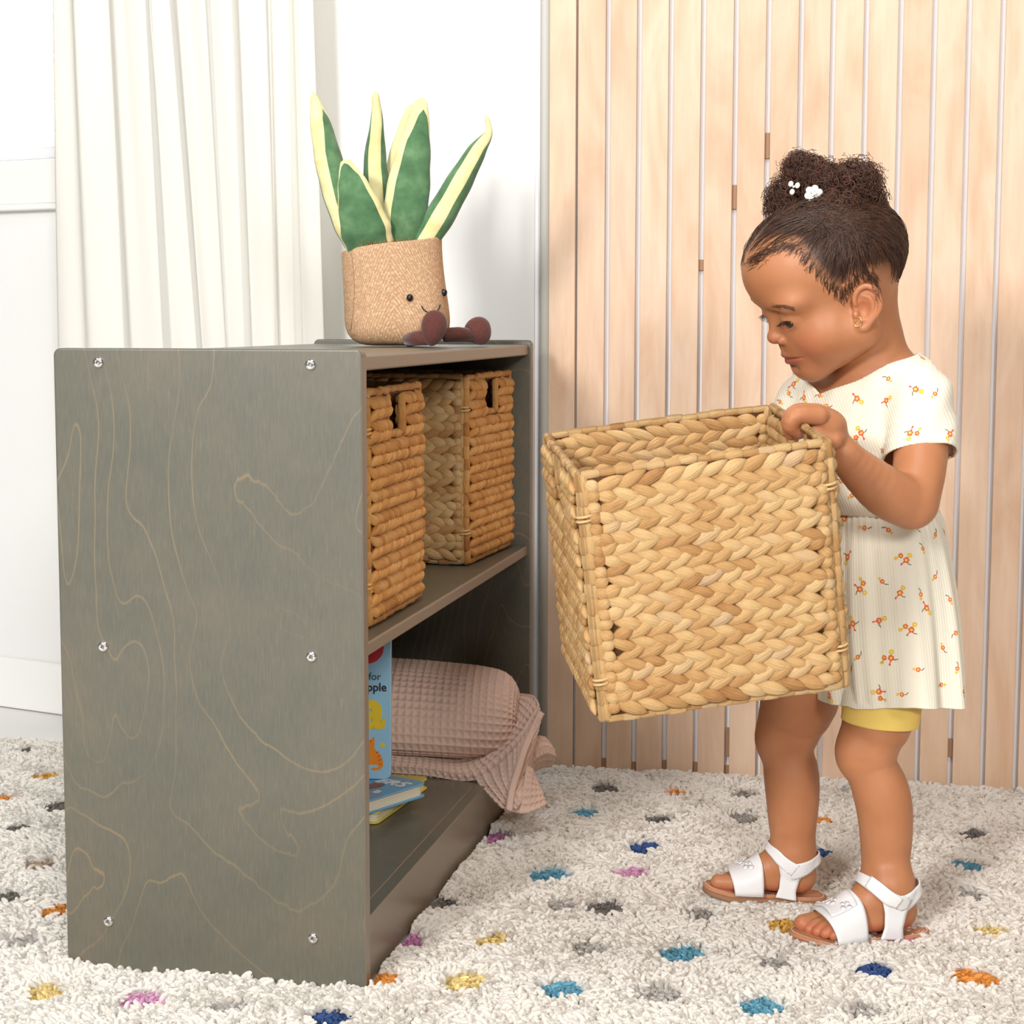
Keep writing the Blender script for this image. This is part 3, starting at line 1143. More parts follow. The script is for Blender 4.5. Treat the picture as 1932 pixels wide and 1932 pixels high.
LEAVES = [
    # ctrl (px,py,dY), widths px, thickness ratio, ridge phase
    ([(672, 470, -.030), (652, 420, -.036), (628, 335, -.040), (606, 240, -.040), (590, 172, -.044)], [34, 48, 54, 40, 9], .8, -.09),
    ([(700, 470, -.034), (688, 430, -.046), (668, 360, -.056), (655, 318, -.050), (650, 301, -.046)], [78, 86, 58, 30, 13], .5, .215),
    ([(725, 470, .035), (716, 400, .045), (708, 310, .05), (711, 225, .045), (708, 171, .035)], [44, 56, 50, 26, 13], .8, .0),
    ([(745, 460, .055), (748, 380, .065), (752, 310, .07), (765, 240, .07), (777, 196, .07)], [40, 54, 44, 26, 12], .7, -.12),
    ([(758, 474, -.012), (765, 400, -.020), (777, 310, -.02), (790, 230, -.012), (796, 184, -.008)], [62, 78, 66, 38, 18], .6, -.17),
    ([(790, 474, -.010), (826, 415, -.016), (866, 345, -.016), (900, 285, -.01), (922, 250, 0.), (917, 216, 0.)], [48, 60, 54, 38, 16, 8], .8, .0),
]
for ctrl, wid, thick, ph in LEAVES:
    C = np.array([loc(aty(x, y, YP+d)) for x, y, d in ctrl])
    nn = 40
    path = cr(C, nn)
    w = cr(np.array(wid)[:, None].astype(float), nn)[:, 0]*PXM/2
    w[-1] *= .25
    w[-2] *= .7
    m_ = 24
    T = np.gradient(path, axis=0)
    T /= np.linalg.norm(T, axis=1)[:, None]
    view = np.array([0, -1., 0])
    G = []
    for i in range(nn):
        side = np.cross(T[i], view)
        side /= np.linalg.norm(side)
        out = np.cross(side, T[i])
        a = np.arange(m_)*2*PI/m_
        # ridge (u=0) points to angle ph*2pi away from the camera-facing side
        aa = a+ph*2*PI
        prof = 1+.10*np.cos(2*a)
        wr = 1+.022*math.sin(i*.9)*(i < nn-4)
        G.append(path[i]+w[i]*wr*prof[:, None]*(np.cos(aa)[:, None]*out*thick+np.sin(aa)[:, None]*side))
    G = np.array(G)
    uu = np.repeat((np.arange(m_)/m_)[None], nn, 0)
    vv = np.repeat(np.linspace(0, 1, nn)[:, None], m_, 1)
    # duplicate seam column so that the texture does not wrap backwards
    G2 = np.concatenate([G, G[:, :1]], 1)
    uu = np.repeat(np.linspace(0, 1, m_+1)[None], nn, 0)
    vv = np.repeat(np.linspace(0, 1, nn)[:, None], m_+1, 1)
    o = MB().grid(G2, uv=np.stack([uu, vv], -1), cap=True).build('leaf', leaf_m, plant)
    o.modifiers.new('weld', 'WELD').merge_threshold = .00005

bvh = BVHTree.FromPolygons([Vector(v) for v in (np.array([vv_.co for vv_ in pot.data.vertices])+base_p)], [tuple(p.vertices) for p in pot.data.polygons])


def hit(px, py):
    d = Vector(ray(px, py)).normalized()
    h = bvh.ray_cast(Vector(CAMP), d)
    if h[0] is None:
        h = bvh.find_nearest(Vector(aty(px, py, YP-.05)))
    return np.array(h[0]), np.array(h[1])


for px, py in ((773, 562), (836.5, 552)):
    p, nn_ = hit(px, py)
    MB().grid(ellipsoid_pts(loc(p+nn_*.001), (.0052, .0052, .0056), 20, 12), closed_u=True).build('eye', black_m, plant)
sm_ = []
for px, py in ((795, 577), (799, 584), (806, 589), (815, 592), (822, 589), (827, 583), (830, 575)):
    p, nn_ = hit(px, py)
    sm_.append(loc(p+nn_*.0006))
MB().tube(cr(sm_, 30), .0009, 8).build('smile', thread_m, plant)
sp = []
for k in range(15):
    p, nn_ = hit(662+7*math.sin(k*.25), 470+k*12)
    sp.append(loc(p+nn_*.0001))
MB().tube(cr(sp, 40), .0006, 6).build('seam', simple('seam_thread', srgb(160, 118, 84), .9), plant)
for (bx, by, dY, rx, ry, rz, rot), (l0, l1) in (((818, 619, -.088, 23, 20, 33, .18), ((770, 641, -.055), (808, 638, -.085))), ((( 903, 625, .005, 25, 22, 27, -.55)), ((838, 632, -.02), (890, 632, 0.)))):
    c = loc(aty(bx, by, YP+dY))
    R = Matrix.Rotation(rot, 3, 'Y')
    E_ = ellipsoid_pts((0, 0, 0), np.array([rx, ry, rz])*PXM, 24, 16)
    E_[..., 0] *= 1-.22*(E_[..., 2]/(rz*PXM))*np.sign(1)*-.8
    E_ = E_ @ np.array(R).T+c
    E_[..., 2] = np.maximum(E_[..., 2], .0005)
    bt = MB().grid(E_, closed_u=True).build('boot', boot_m, plant)
    p0, p1 = loc(aty(l0[0], l0[1], YP+l0[2])), loc(aty(l1[0], l1[1], YP+l1[2]))
    p0[2] = max(p0[2], .0115)
    p1[2] = max(p1[2], .0115)
    MB().tube([p0, (p0+p1)/2+np.array([0, -.002, .001]), p1], [.0108, .0112, .0105], 14).build('leg', boot_m, plant)

# ------------------------------------------------------------------ books on the bottom shelf
def rounded_rect(w, h, r, n=6):
    pts = []
    for cx_, cy_, a0 in ((w-r, r, -PI/2), (w-r, h-r, 0), (r, h-r, PI/2), (r, r, PI)):
        for k in range(n+1):
            t = a0+k*PI/2/n
            pts.append((cx_+r*math.cos(t), cy_+r*math.sin(t)))
    return pts


def slab(mb, w, h, r, z0, z1, mi=0):
    p = rounded_rect(w, h, r)
    n = len(p)
    v = [(x, y, z0) for x, y in p]+[(x, y, z1) for x, y in p]
    f = [tuple(range(n-1, -1, -1)), tuple(range(n, 2*n))]+[(i, (i+1) % n, (i+1) % n+n, i+n) for i in range(n)]
    mb.add(v, f, mi=mi)


page_m, nt, N, L, B = new_mat('board_book_pages')
tc = node(nt, 'ShaderNodeTexCoord')
wv = node(nt, 'ShaderNodeTexWave', wave_type='BANDS', bands_direction='Z', i_Scale=120.)
L.new(tc.outputs['Object'], wv.inputs['Vector'])
r_ = ramp(nt, [(.2, srgb(206, 196, 170)), (.5, srgb(244, 238, 216))])
L.new(wv.outputs['Fac'], r_.inputs[0])
L.new(r_.outputs[0], B.inputs['Base Color'])
B.inputs['Roughness'].default_value = .6


def board_book(name, C, e1, w, h, t, cov, label):
    """C: right-front corner at the base; e1: unit direction along the front edge; e2 to the back"""
    e1 = np.array([e1[0], e1[1], 0])
    e1 /= np.linalg.norm(e1)
    e2 = np.array([e1[1], -e1[0], 0])
    if e2[1] < 0:
        e2 = -e2
    root = empty(name, tuple(C))
    ang = math.atan2(e1[1], e1[0])
    root.rotation_euler = (0, 0, ang)
    flip = 1 if (np.cross(e1, e2)[2] > 0) else -1
    tag(root, label, 'book', 'board books lying on the bottom shelf')
    cm_ = simple(name+'_cover_paint', cov, .35, .5, coat=.3)
    for nm, z0, z1, ins in (('back_cover', 0, .0028, 0), ('pages', .0028, t-.0028, .004), ('front_cover', t-.0028, t, 0)):
        mb = MB()
        slab(mb, w-2*ins, h-2*ins, .010, z0, z1)
        for arr in mb.v:
            arr[:, 0] += ins
            arr[:, 1] += ins
            arr[:, 1] *= flip
        if flip < 0:
            mb.f = [f[::-1] for f in mb.f]
        o = mb.build(nm, page_m if nm == 'pages' else cm_, root, smooth=False)
        mod_bevel(o, .0008 if nm != 'pages' else .0002, 2)
    return root, flip


A_ = atz(712, 1557, ZB)
B_ = atz(809, 1487, ZB)
d_ = (A_-B_)
ybk, _ = board_book('yellow_board_book', A_+np.array([0, 0, .0006]), np.array([-(B_-A_)[1], (B_-A_)[0], 0]), .15, float(np.linalg.norm(B_-A_)), .017, srgb(226, 214, 84), 'yellow board book lying lowest in the stack on the bottom shelf')
# slight turn between the two books
zt = ZB+.0176
C_ = atz(806, 1476, zt+.021)
D_ = atz(690, 1512, zt+.021)
C_[2] = zt
bbk, fl = board_book('blue_board_book', C_+np.array([0, 0, .0004]), (D_-C_)*np.array([1, 1, 0]), .165, .150, .021, srgb(98, 170, 214), 'blue board book with white cover lettering lying on the yellow book')

white_ink = simple('white_ink', (.9, .9, .9), .4)
black_ink = simple('black_ink', (.03, .03, .04), .4)
yellow_ink = simple('yellow_ink', srgb(238, 206, 46), .4)
red_ink = simple('red_ink', srgb(208, 52, 62), .4)
orange_ink = simple('orange_ink', srgb(244, 146, 36), .4)
stripe_ink = simple('stripe_ink', srgb(206, 70, 30), .4)


def text(body, size, mt, parent, M, ext=.0003, name='lettering', bold=0., shear=0., al='LEFT'):
    c = bpy.data.curves.new(name, 'FONT')
    c.body = body
    c.size = size
    c.extrude = ext
    c.offset = bold
    c.shear = shear
    c.materials.append(mt)
    c.align_x = al
    to = bpy.data.objects.new(name, c)
    COL.objects.link(to)
    dg = bpy.context.evaluated_depsgraph_get()
    me = bpy.data.meshes.new_from_object(to.evaluated_get(dg))
    bpy.data.objects.remove(to)
    o = bpy.data.objects.new(name, me)
    COL.objects.link(o)
    o.parent = parent
    o.matrix_local = M
    return o


# cover lettering runs along the right-hand edge of the blue book
tx = Vector((0, -fl, 0))     # from back to front
ty = Vector((-1, 0, 0))      # up = towards the spine corner
tz = tx.cross(ty)
if tz.z < 0:
    tx = -tx
    tz = tx.cross(ty)
Mt = Matrix(((tx.x, ty.x, 0, 0), (tx.y, ty.y, 0, 0), (0, 0, 1, 0), (0, 0, 0, 1)))


def on_blue(px, py):
    P = atz(px, py, zt+.0218)
    return bbk.matrix_basis.inverted() @ Vector(P) if False else (Matrix.Translation(bbk.location) @ bbk.rotation_euler.to_matrix().to_4x4()).inverted() @ Vector(P)


q = on_blue(702, 1474)
q2 = on_blue(772, 1486)
tx = (q2-q)
tx.z = 0
wtxt = tx.length
tx.normalize()
ty = Vector((-tx.y, tx.x, 0))
Mt = Matrix(((tx.x, ty.x, 0, q.x), (tx.y, ty.y, 0, q.y), (0, 0, 1, .0212), (0, 0, 0, 1)))
text('ERS', .034, white_ink, bbk, Mt, bold=.0006, shear=.2)
q = on_blue(706, 1482)
G = np.array([[(q.x+r*.020*math.cos(t), q.y+r*.012*math.sin(t), .0213+z) for t in np.arange(24)*2*PI/24] for r, z in ((1, 0), (.8, .0004), (.01, .0005))])
MB().grid(G, closed_u=True).build('cover_picture', simple('chestnut_ink', srgb(140, 100, 84), .5, noise=(300, .4)), bbk)
q = on_blue(700, 1494)
Mt2 = Mt.copy()
Mt2.translation = (q.x, q.y, .0212)
text('B', .020, white_ink, bbk, Mt2, bold=.0004)

# standing card book
YC = 2.672
pr = aty(737.5, 1464, YC)
z0 = zt+.0214+.0006
card = empty('alphabet_card_book', (pr[0], YC, z0), (math.radians(-3), 0, -.06))
tag(card, 'light blue alphabet book with a yellow letter standing upright on the stacked books', 'book')
Wc, Hc = .115, .235
mb = MB()
slab(mb, Wc, Hc, .010, 0, .010)
V = mb.v[0]
mb.v[0] = np.stack([V[:, 0]-Wc, -V[:, 2]+.010, V[:, 1]], 1)
card_m = simple('pale_blue_card', srgb(158, 206, 234), .35, .5, coat=.3)
co = mb.build('cover', card_m, card, smooth=False)
mod_bevel(co, .0012, 2)
MC = Matrix.Translation(card.location) @ card.rotation_euler.to_matrix().to_4x4()
MCi = MC.inverted()


def on_card(px, py):
    n_ = np.array(MC.to_3x3() @ Vector((0, -1, 0)))
    P = atplane(px, py, np.array(MC @ Vector((0, -.0002, 0))), n_)
    return MCi @ Vector(P)


def ctext(body, px, py, size, mt, bold=0., ext=.0003, al='RIGHT'):
    q = on_card(px, py)
    o = text(body, size, mt, card, Matrix(((1, 0, 0, q.x), (0, 0, -1, -.0002-ext), (0, 1, 0, q.z), (0, 0, 0, 1))), ext=ext, bold=bold, al=al)
    return o


ctext('is for', 719, 1283, .0155, black_ink)
ctext('apple', 729.5, 1304, .0170, black_ink, bold=.0004)
ctext('a', 724, 1371, .078, yellow_ink, bold=.0034, ext=.0008)


def flat_shape(name, pts, mt, d=.0004):
    q = [on_card(x, y) for x, y in pts]
    V = [(v.x, -d, v.z) for v in q]+[(v.x, 0.0, v.z) for v in q]
    n_ = len(q)
    f = [tuple(range(n_))]+[(i+n_, (i+1) % n_+n_, (i+1) % n_, i) for i in range(n_)]
    return MB().add(V, f).build(name, mt, card, smooth=False)


ap = [(724-30+30*math.cos(t), 1222+30*math.sin(t)) for t in np.linspace(0, 2*PI, 24)[:-1]]
flat_shape('apple_picture', ap, red_ink)
star = [(722+(7 if k % 2 == 0 else 3)*math.sin(k*PI/5), 1406-(7 if k % 2 == 0 else 3)*math.cos(k*PI/5)) for k in range(10)]
flat_shape('star_picture', star, yellow_ink)
cat = [(680, 1443), (684, 1405), (684, 1394), (690, 1397), (699, 1396), (706, 1389), (707, 1402), (706, 1412), (712, 1418), (719, 1426), (723, 1438), (723, 1446), (716, 1453), (706, 1454), (698, 1452), (705, 1448), (712, 1449), (715, 1444), (708, 1443), (696, 1443)]
flat_shape('cat_picture', cat, orange_ink, .0003)
for s_ in (((709, 1420), (716, 1417), (711, 1422)), ((712, 1427), (720, 1423), (713, 1429)), ((713, 1434), (723, 1431), (714, 1436)), ((700, 1396), (701, 1401), (698, 1397)), ((694, 1397), (695, 1402), (692, 1397)), ((714, 1440), (722, 1441), (715, 1442))):
    flat_shape('stripe', s_, stripe_ink, .0006)
mz = [(691+5*math.cos(t), 1409+4*math.sin(t)) for t in np.linspace(0, 2*PI, 14)[:-1]]
flat_shape('muzzle', mz, white_ink, .0006)

# ------------------------------------------------------------------ waffle blanket
wf_m = simple('waffle_cotton', srgb(222, 192, 176), .9, .1, noise=(500, .06), bump=(700, .35, .0006), sheen=.2)
bl_root = empty('waffle_blanket', tuple(shw(-.1, .85, ZB)))
tag(bl_root, 'folded dusty pink waffle blanket on the bottom shelf, one end hanging over its front', 'blanket')
BP = np.array(bl_root.location)


def waffle(name, ctrl, cell=.0115, amp=.0042, res=.0016, thick=.003, world=False, closed_v=False):
    C = np.array([[(aty(x, y, d) if not world else (x, y, d)) for x, y, d in row] for row in ctrl])
    lu = max(np.linalg.norm(np.diff(C, axis=1), axis=2).sum(1))
    lv = max(np.linalg.norm(np.diff(C, axis=0), axis=2).sum(0))
    nu, nv = int(lu/res), int(lv/res)
    G = patch(C, nu, nv)
    du = np.gradient(G, axis=1)
    dv = np.gradient(G, axis=0)
    Nn = np.cross(du, dv)
    Nn /= np.linalg.norm(Nn, axis=2)[..., None]+1e-12
    mean = Nn.reshape(-1, 3).mean(0)
    sgn = 1
    if (CAMP-G.reshape(-1, 3).mean(0)) @ mean < 0:
        sgn = -1
    U = np.cumsum(np.linalg.norm(du, axis=2), 1)
    V = np.cumsum(np.linalg.norm(dv, axis=2), 0)
    U = U.mean(0)[None]+0*U
    V = V.mean(1)[:, None]+0*V
    a_ = np.abs(np.sin(PI*U/cell))
    b_ = np.abs(np.sin(PI*V/cell))
    hgt_ = -amp*np.clip((a_*b_-.25)*1.8, 0, 1)+.0006*np.sin(PI*U/cell)**2
    hgt_ = amp*(1-np.minimum(a_, b_)**.8)
    hgt_ = np.where(a_*b_ > 0, -amp*(1-(1-a_**3)*(1-0*b_))*(b_ > 0)*0+amp*np.maximum(1-a_**.7, 1-b_**.7)*1.0, 0)
    G = G+sgn*Nn*hgt_[..., None]
    o = MB().grid(G-BP, flip=(sgn < 0)).build(name, wf_m, bl_root)
    if thick:
        mod_solid(o, thick, -1)
    return o


# top fold: a padded bolster, rows run round its section, columns to the right
cols = []
for (px, s_, dz) in ((640, 1., 0), (700, 1., .002), (760, 1., .0), (830, .99, -.004), (900, .97, -.009), (945, .90, -.014), (968, .66, -.022), (974, .25, -.04)):
    X = (px-966)/FPX*2.87
    cz, cyy = .172+dz*.5, 2.945
    sec = [(2.872, .114), (2.846, .135), (2.850, .175), (2.885, .215), (2.94, .236), (3.01, .236), (3.045, .2), (3.045, .13)]
    col = []
    for (yy, zz_) in sec:
        col.append((X+(yy-2.87)*.04, cyy+(yy-cyy)*s_, cz+(zz_+dz-cz)*s_))
    cols.append(col)
ctrl = [[cols[c][r] for c in range(len(cols))] for r in range(len(cols[0]))]
waffle('top_fold', ctrl, world=True)
L2 = [[(640, 1395, 2.92), (720, 1400, 2.92), (800, 1410, 2.93), (890, 1400, 2.95), (950, 1340, 2.97), (978, 1312, 2.99)],
      [(640, 1425, 2.88), (720, 1430, 2.87), (800, 1440, 2.86), (885, 1446, 2.845), (955, 1395, 2.87), (1006, 1316, 2.94)],
      [(640, 1440, 2.87), (720, 1445, 2.86), (800, 1452, 2.845), (895, 1460, 2.815), (972, 1402, 2.83), (1016, 1338, 2.90)],
      [(640, 1456, 2.88), (720, 1460, 2.87), (800, 1465, 2.85), (900, 1474, 2.82), (965, 1425, 2.83), (1008, 1362, 2.90)]]
waffle('middle_fold', L2)
L3 = [[(895, 1462, 2.83), (925, 1448, 2.83), (965, 1408, 2.84), (1000, 1368, 2.87), (1023, 1343, 2.90)],
      [(905, 1480, 2.80), (932, 1470, 2.79), (965, 1446, 2.79), (992, 1405, 2.82), (1020, 1356, 2.87)],
      [(920, 1495, 2.775), (942, 1488, 2.765), (966, 1470, 2.77), (990, 1430, 2.80), (1012, 1385, 2.85)],
      [(936, 1512, 2.75), (955, 1508, 2.745), (974, 1490, 2.75), (988, 1460, 2.79), (1003, 1420, 2.84)],
      [(958, 1531, 2.73), (972, 1528, 2.73), (984, 1510, 2.74), (990, 1480, 2.78), (998, 1445, 2.83)]]
waffle('hanging_fold', L3)
L5 = [[(984, 1450, 2.80), (1000, 1448, 2.80), (1006, 1462, 2.82), (1010, 1475, 2.83)],
      [(978, 1492, 2.76), (995, 1486, 2.76), (1012, 1488, 2.78), (1020, 1490, 2.80)],
      [(964, 1532, 2.735), (990, 1536, 2.735), (1014, 1528, 2.75), (1032, 1518, 2.77)]]
waffle('hanging_corner', L5)
L4 = [[(985, 1405, 2.86), (1005, 1392, 2.88), (1022, 1390, 2.91), (1034, 1400, 2.94)],
      [(992, 1440, 2.84), (1012, 1422, 2.86), (1030, 1415, 2.89), (1047, 1422, 2.93)],
      [(996, 1470, 2.86), (1008, 1455, 2.88), (1024, 1448, 2.90), (1040, 1446, 2.93)]]
waffle('side_fold', L4)
# smooth hem band of the hanging end
hem = cr([aty(*p) for p in [(1021, 1344, 2.885), (1008, 1372, 2.855), (990, 1412, 2.80), (978, 1450, 2.765), (966, 1490, 2.74), (960, 1529, 2.722)]], 50)
hd = np.array([-.0045, -.001, .002])
G = np.stack([hem-hd, hem-hd*.5+[0, -.0025, 0], hem+hd*.5+[0, -.0025, 0], hem+hd], 1)
o = MB().grid(G-BP).build('hem', wf_m, bl_root)
mod_solid(o, .003, 0)
# ------------------------------------------------------------------ implicit modelling of soft bodies
def axis(segs):
    out = [segs[0][0]]
    for a, b, h in segs:
        n = max(1, int(round((b-a)/h)))
        out += list(a+(b-a)*np.arange(1, n+1)/n)
    return np.array(out, np.float32)


class Field:
    def __init__(s, xs, ys, zs):
        s.ax = [np.asarray(a, np.float32) for a in (xs, ys, zs)]
        s.D = np.full([len(a) for a in s.ax], .1, np.float32)

    def block(s, lo, hi):
        sl, g_ = [], []
        for a, l, h in zip(s.ax, lo, hi):
            i, j = np.searchsorted(a, l), np.searchsorted(a, h)
            sl.append(slice(i, max(j, i)))
            g_.append(a[i:j])
        return tuple(sl), g_

    def op(s, fn, lo, hi, k, mode='u'):
        m = k*1.3+.012
        sl, gx = s.block(np.asarray(lo)-m, np.asarray(hi)+m)
        if min(len(a) for a in gx) == 0:
            return
        X, Y, Z = gx[0][:, None, None], gx[1][None, :, None], gx[2][None, None, :]
        d = fn(X, Y, Z)
        D = s.D[sl]
        if mode == 'u':
            h = np.clip(.5+.5*(D-d)/k, 0, 1)
            s.D[sl] = D*(1-h)+d*h-k*h*(1-h)
        elif mode == 'c':
            h = np.clip(.5-.5*(D+d)/k, 0, 1)
            s.D[sl] = D*(1-h)-d*h+k*h*(1-h)

    def cone(s, a, b, ra, rb, k=.01, mode='u'):
        a, b = np.asarray(a, np.float32), np.asarray(b, np.float32)
        ba = b-a
        L2 = float(ba @ ba)+1e-12

        def fn(X, Y, Z):
            px, py, pz = X-a[0], Y-a[1], Z-a[2]
            t = np.clip((px*ba[0]+py*ba[1]+pz*ba[2])/L2, 0, 1)
            return np.sqrt((px-t*ba[0])**2+(py-t*ba[1])**2+(pz-t*ba[2])**2)-(ra+(rb-ra)*t)
        r = max(ra, rb)
        s.op(fn, np.minimum(a, b)-r, np.maximum(a, b)+r, k, mode)

    def chain(s, pts, rad, k=.01, mode='u'):
        """smooth limb: control points with radii, resampled"""
        P = np.asarray(pts, float)
        R_ = np.broadcast_to(np.asarray(rad, float), (len(P),))
        for i in range(len(P)-1):
            s.cone(P[i], P[i+1], R_[i], R_[i+1], k if i else k, mode)

    def limb(s, pts, rad, k=.01, n=None, mode='u'):
        P = cr(np.column_stack([pts, rad]), n or (len(pts)*3))
        P = P.astype(np.float32)
        lo = (P[:, :3]-P[:, 3:]).min(0)
        hi = (P[:, :3]+P[:, 3:]).max(0)

        def fn(X, Y, Z):
            best = None
            for i in range(len(P)-1):
                a, b, ra, rb = P[i, :3], P[i+1, :3], P[i, 3], P[i+1, 3]
                ba = b-a
                L2 = float(ba @ ba)+1e-12
                px, py, pz = X-a[0], Y-a[1], Z-a[2]
                t = np.clip((px*ba[0]+py*ba[1]+pz*ba[2])/L2, 0, 1)
                d = np.sqrt((px-t*ba[0])**2+(py-t*ba[1])**2+(pz-t*ba[2])**2)-(ra+(rb-ra)*t)
                best = d if best is None else np.minimum(best, d)
            return best
        s.op(fn, lo, hi, k, mode)

    def ell(s, c, r, M=None, k=.01, mode='u'):
        c = np.asarray(c, np.float32)
        r = np.asarray(r, np.float32)
        M = np.eye(3) if M is None else np.asarray(M, float)
        ext = np.sqrt(((M*r)**2).sum(1))
        Mi = M.T.astype(np.float32)

        def fn(X, Y, Z):
            px, py, pz = X-c[0], Y-c[1], Z-c[2]
            q = [Mi[i, 0]*px+Mi[i, 1]*py+Mi[i, 2]*pz for i in range(3)]
            k0 = np.sqrt(sum((q[i]/r[i])**2 for i in range(3)))
            k1 = np.sqrt(sum((q[i]/r[i]**2)**2 for i in range(3)))+1e-9
            return k0*(k0-1)/k1
        s.op(fn, c-ext, c+ext, k, mode)

    def plane_cut(s, fn, lo, hi):
        """D = max(D, fn) inside the block"""
        sl, gx = s.block(lo, hi)
        X, Y, Z = gx[0][:, None, None], gx[1][None, :, None], gx[2][None, None, :]
        s.D[sl] = np.maximum(s.D[sl], fn(X, Y, Z))

    def mesh(s):
        D = s.D
        ax = s.ax
        S_ = D < 0
        nx, ny, nz_ = D.shape
        c = S_[:-1, :-1, :-1].astype(np.int8)
        tot = np.zeros(c.shape, np.int8)
        for i in (0, 1):
            for j in (0, 1):
                for l in (0, 1):
                    tot += S_[i:nx-1+i, j:ny-1+j, l:nz_-1+l]
        act = (tot > 0) & (tot < 8)
        I, J, K = np.nonzero(act)
        idx = np.full(act.shape, -1, np.int32)
        idx[I, J, K] = np.arange(len(I))
        acc = np.zeros((len(I), 3))
        cnt = np.zeros(len(I))
        corners = [(i, j, l) for i in (0, 1) for j in (0, 1) for l in (0, 1)]
        for p in corners:
            for d in range(3):
                if p[d]:
                    continue
                q = list(p)
                q[d] = 1
                a = D[I+p[0], J+p[1], K+p[2]].astype(float)
                b = D[I+q[0], J+q[1], K+q[2]].astype(float)
                m_ = (a < 0) != (b < 0)
                t = np.where(m_, a/(a-b+1e-20), 0)
                P0 = np.stack([ax[0][I+p[0]], ax[1][J+p[1]], ax[2][K+p[2]]], 1).astype(float)
                P1 = np.stack([ax[0][I+q[0]], ax[1][J+q[1]], ax[2][K+q[2]]], 1).astype(float)
                acc += np.where(m_[:, None], P0+(P1-P0)*t[:, None], 0)
                cnt += m_
        V = acc/cnt[:, None]
        F = []
        for d in range(3):
            sh = [slice(None)]*3
            a = [slice(None)]*3
            b = [slice(None)]*3
            a[d], b[d] = slice(0, -1), slice(1, None)
            e = S_[tuple(a)] != S_[tuple(b)]
            ii = np.array(np.nonzero(e))
            o1, o2 = [(1, 2), (2, 0), (0, 1)][d]
            ok = (ii[o1] > 0) & (ii[o2] > 0) & (ii[o1] < D.shape[o1]-1) & (ii[o2] < D.shape[o2]-1)
            ii = ii[:, ok]
            ins = S_[ii[0], ii[1], ii[2]]

            def cell(u, v):
                q = [ii[0].copy(), ii[1].copy(), ii[2].copy()]
                q[o1] -= u
                q[o2] -= v
                return idx[q[0], q[1], q[2]]
            Q = np.stack([cell(1, 1), cell(0, 1), cell(0, 0), cell(1, 0)], 1)
            Q[~ins] = Q[~ins][:, ::-1]
            F.append(Q)
        F = np.concatenate(F)
        F = F[(F >= 0).all(1)]
        return V, F


def smooth_mesh(V, F, n=2, lam=.5):
    e = np.concatenate([F[:, [0, 1]], F[:, [1, 2]], F[:, [2, 3]], F[:, [3, 0]]])
    for it in range(n):
        s = np.zeros_like(V)
        c = np.zeros(len(V))
        for a in (0, 1):
            np.add.at(c, e[:, a], 1)
        for k in range(3):
            s[:, k] = np.bincount(e[:, 0], V[e[:, 1], k], len(V))+np.bincount(e[:, 1], V[e[:, 0], k], len(V))
        V = V+lam*(s/c[:, None]-V)
    return V


def fast_mesh(name, V, F, mats, parent, rnd=None, mi=None):
    me = bpy.data.meshes.new(name)
    me.vertices.add(len(V))
    me.vertices.foreach_set('co', V.astype(np.float32).ravel())
    me.loops.add(F.size)
    me.loops.foreach_set('vertex_index', F.astype(np.int32).ravel())
    me.polygons.add(len(F))
    me.polygons.foreach_set('loop_start', np.arange(len(F), dtype=np.int32)*4)
    me.polygons.foreach_set('loop_total', np.full(len(F), 4, np.int32))
    me.update(calc_edges=True)
    me.polygons.foreach_set('use_smooth', np.ones(len(F), bool))
    if rnd is not None:
        ca = me.color_attributes.new('rnd', 'FLOAT_COLOR', 'POINT')
        C4 = np.ones((len(V), 4), np.float32)
        C4[:, :3] = rnd
        ca.data.foreach_set('color', C4.ravel())
    for m_ in mats:
        me.materials.append(m_)
    me.validate()
    me.update()
    o = bpy.data.objects.new(name, me)
    COL.objects.link(o)
    o.parent = parent
    return o
# ------------------------------------------------------------------ the child
YC0 = 2.37
CB = np.array([.43, 2.38, 0.])
child = empty('person', tuple(CB))
tag(child, 'small child in a cream flowered dress and white sandals carrying the tilted woven basket', 'person')


def C_(px, py, Y):
    return aty(px, py, Y)


def rpx(r, Y=YC0):
    return r*Y/FPX


# head frame
HM = np.array(Euler((-.1238, .3702, 3.30), 'XYZ').to_matrix())      # local -> world
HS = 1.152
HO = np.array([.3970, 2.375, .8465])


def H(x, y=None, z=None):
    p = np.array([x, y, z], float) if y is not None else np.asarray(x, float)
    return HO+HS*(HM @ p)


F_ = Field(axis([(.20, .285, .003), (.285, .505, .00125), (.505, .56, .003)]),
           axis([(2.10, 2.15, .003), (2.15, 2.505, .0014), (2.505, 2.58, .003)]),
           axis([(-.006, .085, .0017), (.085, .60, .0028), (.60, .985, .00125)]))


def he(c, r, k=.01, mode='u', R_=None):
    M_ = HM if R_ is None else HM @ R_
    F_.ell(H(c), np.array(r)*HS, M_, k*HS, mode)


def hc_(a, b, ra, rb, k=.008, mode='u'):
    F_.cone(H(a), H(b), ra*HS, rb*HS, k*HS, mode)


def hl(pts, rad, k=.003, mode='u', n=None):
    F_.limb([H(p) for p in pts], np.array(rad)*HS, k*HS, n, mode)


# skull and face masses
he((-.010, 0, .020), (.086, .073, .070), .01)
he((.030, 0, .026), (.0565, .058, .050), .02)
he((.021, 0, -.034), (.050, .055, .056), .02)
for s in (1, -1):
    he((.0275, s*.032, -.049), (.030, .033, .029), .018)
    he((.053, s*.030, -.001), (.022, .028, .014), .014)
    hc_((.044, s*.010, -.083), (-.004, s*.046, -.056), .017, .024, .015)
he((.0425, 0, -.0815), (.0195, .024, .0185), .014)
he((.0480, 0, -.060), (.0205, .0250, .020), .014)
